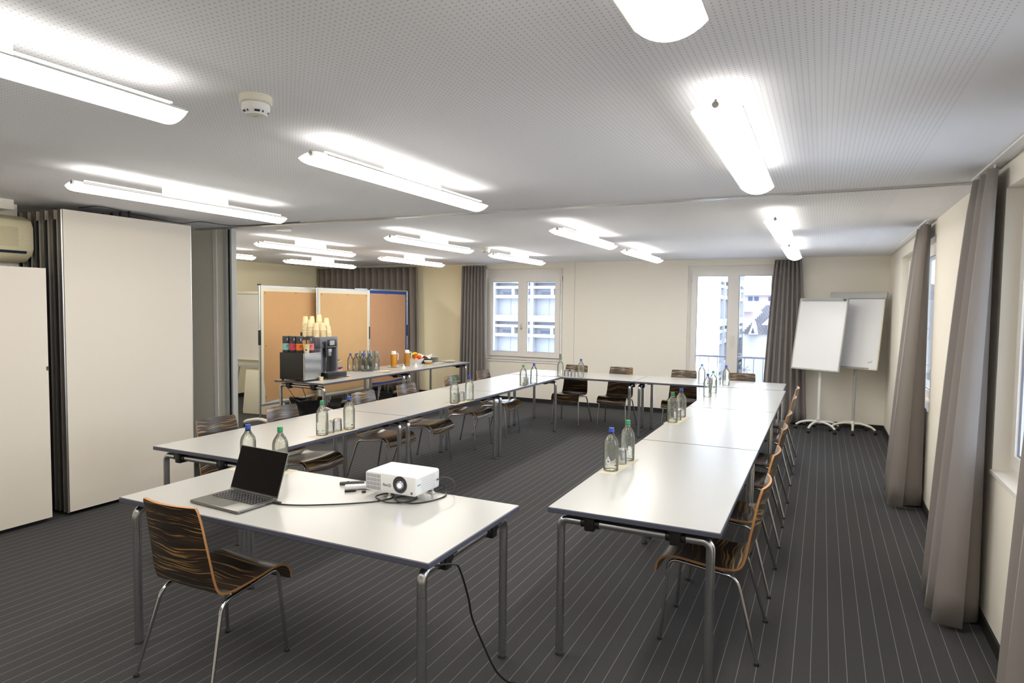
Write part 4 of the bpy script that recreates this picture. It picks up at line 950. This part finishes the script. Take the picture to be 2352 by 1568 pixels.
# fruit bowl
t = thing('fruit_bowl', 'square white bowl of fruit on the buffet', 'bowl', (-5.99, 8.86, TZ), .2)
bm = bmesh.new()
def ring(h_, hw): return [bm.verts.new((sx*hw, sy*hw, h_)) for sx, sy in ((-1, -1), (1, -1), (1, 1), (-1, 1))]
rs = [ring(0, .07), ring(.085, .105), ring(.085, .100), ring(.012, .066)]
for a, b in zip(rs, rs[1:]):
    for i in range(4): bm.faces.new((a[i], a[(i+1) % 4], b[(i+1) % 4], b[i]))
bm.faces.new(rs[0]); bm.faces.new(rs[3]); obj('bowl', bm, 'ceramic', t)
def ball(name, x, y, z, r, m, lb, cat, grp):
    bm = bmesh.new(); bmesh.ops.create_icosphere(bm, subdivisions=3, radius=r); tag(obj(name, bm, m, None, True, (x, y, z)), lb, cat, grp)
for i, (dx, dy, dz) in enumerate(((-.05, -.04, .07), (.04, -.05, .07), (.05, .04, .075), (.0, .0, .125), (.035, .055, .118))):
    ball('orange', -5.99+dx, 8.86+dy, TZ+dz, .036, 'fruit_o', 'orange in the square white fruit bowl', 'orange', 'oranges in the fruit bowl')
for i, (dx, dy, dz, lb) in enumerate(((-.04, .05, .075, 'left side'), (.062, -.005, .105, 'front'))): ball('apple', -5.99+dx, 8.86+dy, TZ+dz, .033, 'fruit_r', 'red apple in the fruit bowl, '+lb, 'apple', 'apples in the fruit bowl')
for i in range(2):
    bm = bmesh.new(); pts = catmull([(-.07, 0, 0), (-.04, 0, .028), (0, 0, .04), (.04, 0, .03), (.07, 0, .002)], 4); tube(bm, pts, [.004+.013*math.sin(PI*min(1, max(0, j/(len(pts)-1)))) for j in range(len(pts))], 8)
    tag(obj('banana', bm, 'fruit_y', None, True, (-6.0+.02*i, 8.83-.03*i, TZ+.13+.012*i), (.3, 0, .9+.3*i)), 'yellow banana on top of the oranges, '+('lower one', 'upper one')[i], 'banana', 'bananas on the fruit')
# basket with cloth and grapes
t = thing('bread_basket', 'dark basket lined with a white cloth on the buffet', 'basket', (-5.98, 9.10, TZ), .3)
bm = bmesh.new(); lathe(bm, [(.0, 0), (.08, 0), (.115, .07), (.112, .07), (.078, .004), (0, .004)], 20, cap=(False, False)); obj('basket', bm, 'darkcloth', t, True)
bm = bmesh.new(); g = []
for i in range(7):
    g.append([bm.verts.new(((.02+.115*i/6)*math.cos(a), (.02+.115*i/6)*math.sin(a), .03+.10*(i/6)**1.5+.02*math.sin(3*a+i))) for a in [PI*.1+PI*.9*k/10 for k in range(11)]])
for a, b in zip(g, g[1:]):
    for j in range(10): bm.faces.new((a[j], a[j+1], b[j+1], b[j]))
obj('cloth', bm, 'paperw', t, True)
bm = bmesh.new(); rnd = random.Random(4)
for k in range(60):
    a = rnd.uniform(0, 2*PI); r = rnd.uniform(0, .075); m4 = Matrix.Translation((-5.98+r*math.cos(a), 9.10+r*math.sin(a), TZ+.05+.055*(1-r/.09)+rnd.uniform(-.01, .01)))
    bmesh.ops.create_icosphere(bm, subdivisions=1, radius=.013, matrix=m4)
tag(obj('dark_fruit', bm, 'berry', None, True), 'heap of dark red grapes in the cloth-lined basket', 'grapes', kind='stuff')
t = thing('snack_bowl', 'small patterned bowl of yellow snacks before the basket', 'bowl', (-5.83, 8.98, TZ))
bm = bmesh.new(); lathe(bm, [(.0, 0), (.03, 0), (.055, .018), (.07, .042), (.067, .042), (.05, .018), (0, .008)], 24, cap=(False, False)); obj('bowl', bm, 'chips', t, True)
bm = bmesh.new(); lathe(bm, [(.0655, .035), (.0725, .043), (.0725, .052), (.069, .052), (.066, .043)], 24, cap=(False, False)); b_ = obj('rim_band', bm, 'ceramic', t, True)
bm = bmesh.new()
for k in range(18):
    a = 2*PI*k/18; q = [(.0732*math.cos(a+d), .0732*math.sin(a+d), z) for z, d in ((.044, 0), (.044, .17), (.051, .17), (.051, 0))]; bm.faces.new([bm.verts.new(v) for v in q])
obj('rim_pattern', bm, 'printg', b_)
# plates
for k in range(7):
    bm = bmesh.new(); lathe(bm, [(.0, .0), (.07, 0), (.115, .011), (.116, .014), (.07, .003), (0, .003)], 28, cap=(False, False))
    tag(obj('plate', bm, 'plate', None, True, (-6.0, 9.36, TZ+.0115*k)), 'grey-white plate in the stack at the far end of the buffet' if k < 6 else 'topmost plate of the stack at the far end of the buffet', 'plate', 'stacked buffet plates')
for k in range(4):
    bm = bmesh.new(); box(bm, -.075, .075, -.05, .05, 0, .003)
    tag(obj('napkin', bm, 'napkin', None, False, (-5.76+.015*k, 9.10+.03*k, TZ+.0032*k), (0, 0, .2*k-.2)), 'cream paper napkin spread beside the patterned bowl', 'napkin', 'spread napkins by the bowl')
t = thing('serving_plate', 'white plate with a folded napkin at the far buffet end', 'plate', (-5.73, 9.46, TZ))
bm = bmesh.new(); lathe(bm, [(.0, .0), (.07, 0), (.12, .012), (.121, .015), (.07, .004), (0, .004)], 28, cap=(False, False)); obj('dish', bm, 'ceramic', t, True)
bm = bmesh.new(); box(bm, -.09, .09, -.05, .05, .017, .030, bev=.005); tag(obj('folded_napkin', bm, 'napkin', None, True, (-5.73, 9.46, TZ), (0, 0, 1.2)), 'folded napkin lying on the white plate at the buffet end', 'napkin')
# bin liner hanging under the near buffet table
t = thing('bin_bag', 'black bin liner hanging on strings under the near buffet table', 'bin bag', (-5.93, 6.28, 0))
bm = bmesh.new(); rnd = random.Random(3); seg = 30; rings = []
for (r, z) in ((.0, .06), (.12, .06), (.17, .10), (.19, .22), (.185, .34), (.20, .44), (.215, .485), (.20, .50), (.17, .49), (.15, .46), (.15, .30)):
    rings.append([bm.verts.new(((r+.018*math.sin(7*a+z*20)*(r > .1)+rnd.uniform(-.006, .006))*math.cos(a), (r+.018*math.sin(5*a+z*13)*(r > .1)+rnd.uniform(-.006, .006))*math.sin(a)*.82, z+.02*math.sin(2*a)*(z > .4))) for a in [2*PI*k/seg for k in range(seg)]])
for a, b in zip(rings, rings[1:]):
    for k in range(seg): bm.faces.new((a[k], a[(k+1) % seg], b[(k+1) % seg], b[k]))
obj('liner', bm, 'bag', t, True)
for (a, b) in (((-.15, -.17, .66), (-.03, -.14, .49)), ((.11, -.17, .66), (.13, -.12, .50))):
    bm = bmesh.new(); tube(bm, [a, b], .004, 6); obj('string', bm, 'black', t)

# ------------------------------------------------------------------ outside: balcony railing and buildings
t = thing('balcony_railing', 'grey metal balcony railing with zigzag infill outside the door', 'railing', (-1.25, 10.98, 0))
bm = bmesh.new(); box(bm, -1.0, 1.0, -.015, .015, .905, .935); box(bm, -1.0, 1.0, -.01, .01, .06, .08); obj('handrail', bm, 'rail', t)
for x in (-1.0, 1.0): bxo('post', (x-.015, x+.015, -.015, .015, 0, .905), 'rail', t)
for k in range(15):
    bxo('baluster', (-.98+k*.14-.005, -.98+k*.14+.005, -.005, .005, .08, .905), 'rail', t)
bm = bmesh.new()
for (cx, cz) in ((.14, .72),):
    for k in range(4):
        a = PI*k/4; tube(bm, [(cx-.09*math.cos(a), 0, cz-.09*math.sin(a)), (cx+.09*math.cos(a), 0, cz+.09*math.sin(a))], .005, 6)
zz = [(.07+.14*k, 0, .54-.07*(k % 2)) for k in range(5)]; tube(bm, zz, .005, 6); tube(bm, [(p[0], 0, p[2]-.1) for p in zz], .005, 6)
obj('ornament', bm, 'rail', t)
struct('balcony_slab', [(-2.4, .2, 10.79, 11.1, -.15, 0)], 'facade')
tag(bxo('ground_outside', (-80, 80, -80, 140, -9.2, -9), 'ground'), kind='structure')

# white concrete block seen through the small window
def grid_block(label, loc, rotz, bays, bw, floors, z0, fh, depth=8):
    """z0 is the centre of the lowest thick floor band; the bands and openings hang below each"""
    t = thing('office_building', label, 'building', loc, rotz); Wd = bays*bw; zt = z0+(floors-1)*fh+.2
    bxo('core', (-.05, Wd+.05, .55, depth, -9, zt), 'facadep', t)
    for f in range(floors):
        z = z0+f*fh
        bxo('floor_band', (-.1, Wd+.1, 0, .55, z-.2, z+.2), 'facade', t)
        bxo('sill_band', (-.1, Wd+.1, .04, .55, z-.59, z-.41), 'facade', t)
        bxo('sill_band', (-.1, Wd+.1, .04, .55, z-1.2, z-.99), 'facade', t)
        for b in range(bays):
            bxo('small_pier', (b*bw+bw/2-.10, b*bw+bw/2+.10, .05, .55, z-.99, z-.59), 'facade', t)
            for q in (0, 1):
                bxo('window_strip', (b*bw+.42+q*bw/2, b*bw+bw/2-.11+q*bw/2, .50, .545, z-.93, z-.78), 'facadew', t)
            bxo('joint', (b*bw+bw*.62-.02, b*bw+bw*.62+.02, .5, .545, z-2.3, z-1.2), 'facade', t)
            bxo('joint', (b*bw+bw*.35-.02, b*bw+bw*.35+.02, .5, .545, z-2.3, z-1.2), 'facade', t)
    for b in range(bays+1):
        bxo('pier', (b*bw-.10, b*bw+.10, -.03, .55, -9, zt), 'facade', t)
    return t
grid_block('white concrete office block with deep window grid outside the small window', (-25.05, 38, 0), 0, 4, 2.74, 5, -4.05, 2.5)
grid_block('white building side with small grid of openings outside the balcony door', (-5.0, 35.7, 0), PI/2, 5, 2.4, 5, -4.05, 2.5, 5)
t = thing('white_tower', 'plain white end wall of a building outside the balcony door', 'building', (-9.2, 30, 0))
bxo('wall', (0, 5.0, 0, .6, -9, 9), 'tower', t); bxo('roof_edge', (-.1, 5.1, -.1, .7, 9, 9.3), 'tower', t)
t = thing('brick_building', 'pale pink brick building with small windows far outside the door', 'building', (-5.0, 60, 0))
bxo('wall', (-6, 8, 0, 10, -9, 2.95), 'brick', t); bxo('roof_slab', (-6.3, 8.3, -.4, 10.3, 2.95, 3.3), 'tower', t)
for x in (-.9, -.4, .75, 1.25, 2.3): bxo('window', (x, x+.35, -.05, .1, 2.45, 2.8), 'facadew', t)
for x in (-1.5, 1.9): bxo('balcony', (x, x+1.0, -.8, 0, 1.5, 2.1), 'tower', t)
t = thing('tiled_house', 'house with a grey tiled roof and gable outside the balcony door', 'building', (-3.4, 42, 0))
bxo('wall', (-.9, 3.0, 0, 6, -9, .25), 'tower', t)
rnd = random.Random(9)
bm = bmesh.new()
for r in range(14):
    for c_ in range(30):
        u = c_*.19-2.7+(.095 if r % 2 else 0); v = r/14; z = .2+v*1.75; y = -.2+v*3.0
        if u < -1.0+v*1.1: continue
        box(bm, u, u+.175, y, y+.24, z, z+.16)
tag(obj('roof_tiles', bm, 'rooft', t), kind='stuff')
bm = bmesh.new(); prism(bm, [(-.6, .2), (-.08, .2), (-.34, 1.0)], -.8, .6, 0, lambda x, z, y: (x, y, z)); obj('gable', bm, 'tower', t)
bm = bmesh.new(); prism(bm, [(-.44, .28), (-.24, .28), (-.34, .62)], -.83, -.81, 0, lambda x, z, y: (x, y, z)); obj('gable_window', bm, 'facadew', t)
bxo('dormer', (.6, 1.0, -.4, 1.2, .5, 1.3), 'tower', t)
t = thing('red_roof_house', 'narrow house with a red tiled roof at the right outside the door', 'building', (-2.55, 36, 0))
bxo('wall', (0, 3, 0, 4, -9, .9), 'brick', t)
bm = bmesh.new(); prism(bm, [(-.3, .9), (2.0, 3.2), (3.4, 3.2), (3.4, .9)], -.3, 4.3, 0, lambda x, z, y: (x, y, z)); obj('roof', bm, 'rooft2', t)
bm = bmesh.new(); n = 40; vs = [bm.verts.new((-70+140*i/n, 110, 4.5+2.2*math.sin(i*.35)+1.3*math.sin(i*.9+1))) for i in range(n+1)]; lo = [bm.verts.new((-70+140*i/n, 100, -9)) for i in range(n+1)]
bk = [bm.verts.new((-70+140*i/n, 135, -9)) for i in range(n+1)]
for i in range(n): bm.faces.new((lo[i], lo[i+1], vs[i+1], vs[i])); bm.faces.new((vs[i], vs[i+1], bk[i+1], bk[i]))
tag(obj('hill', bm, 'hill', None, True), kind='structure')
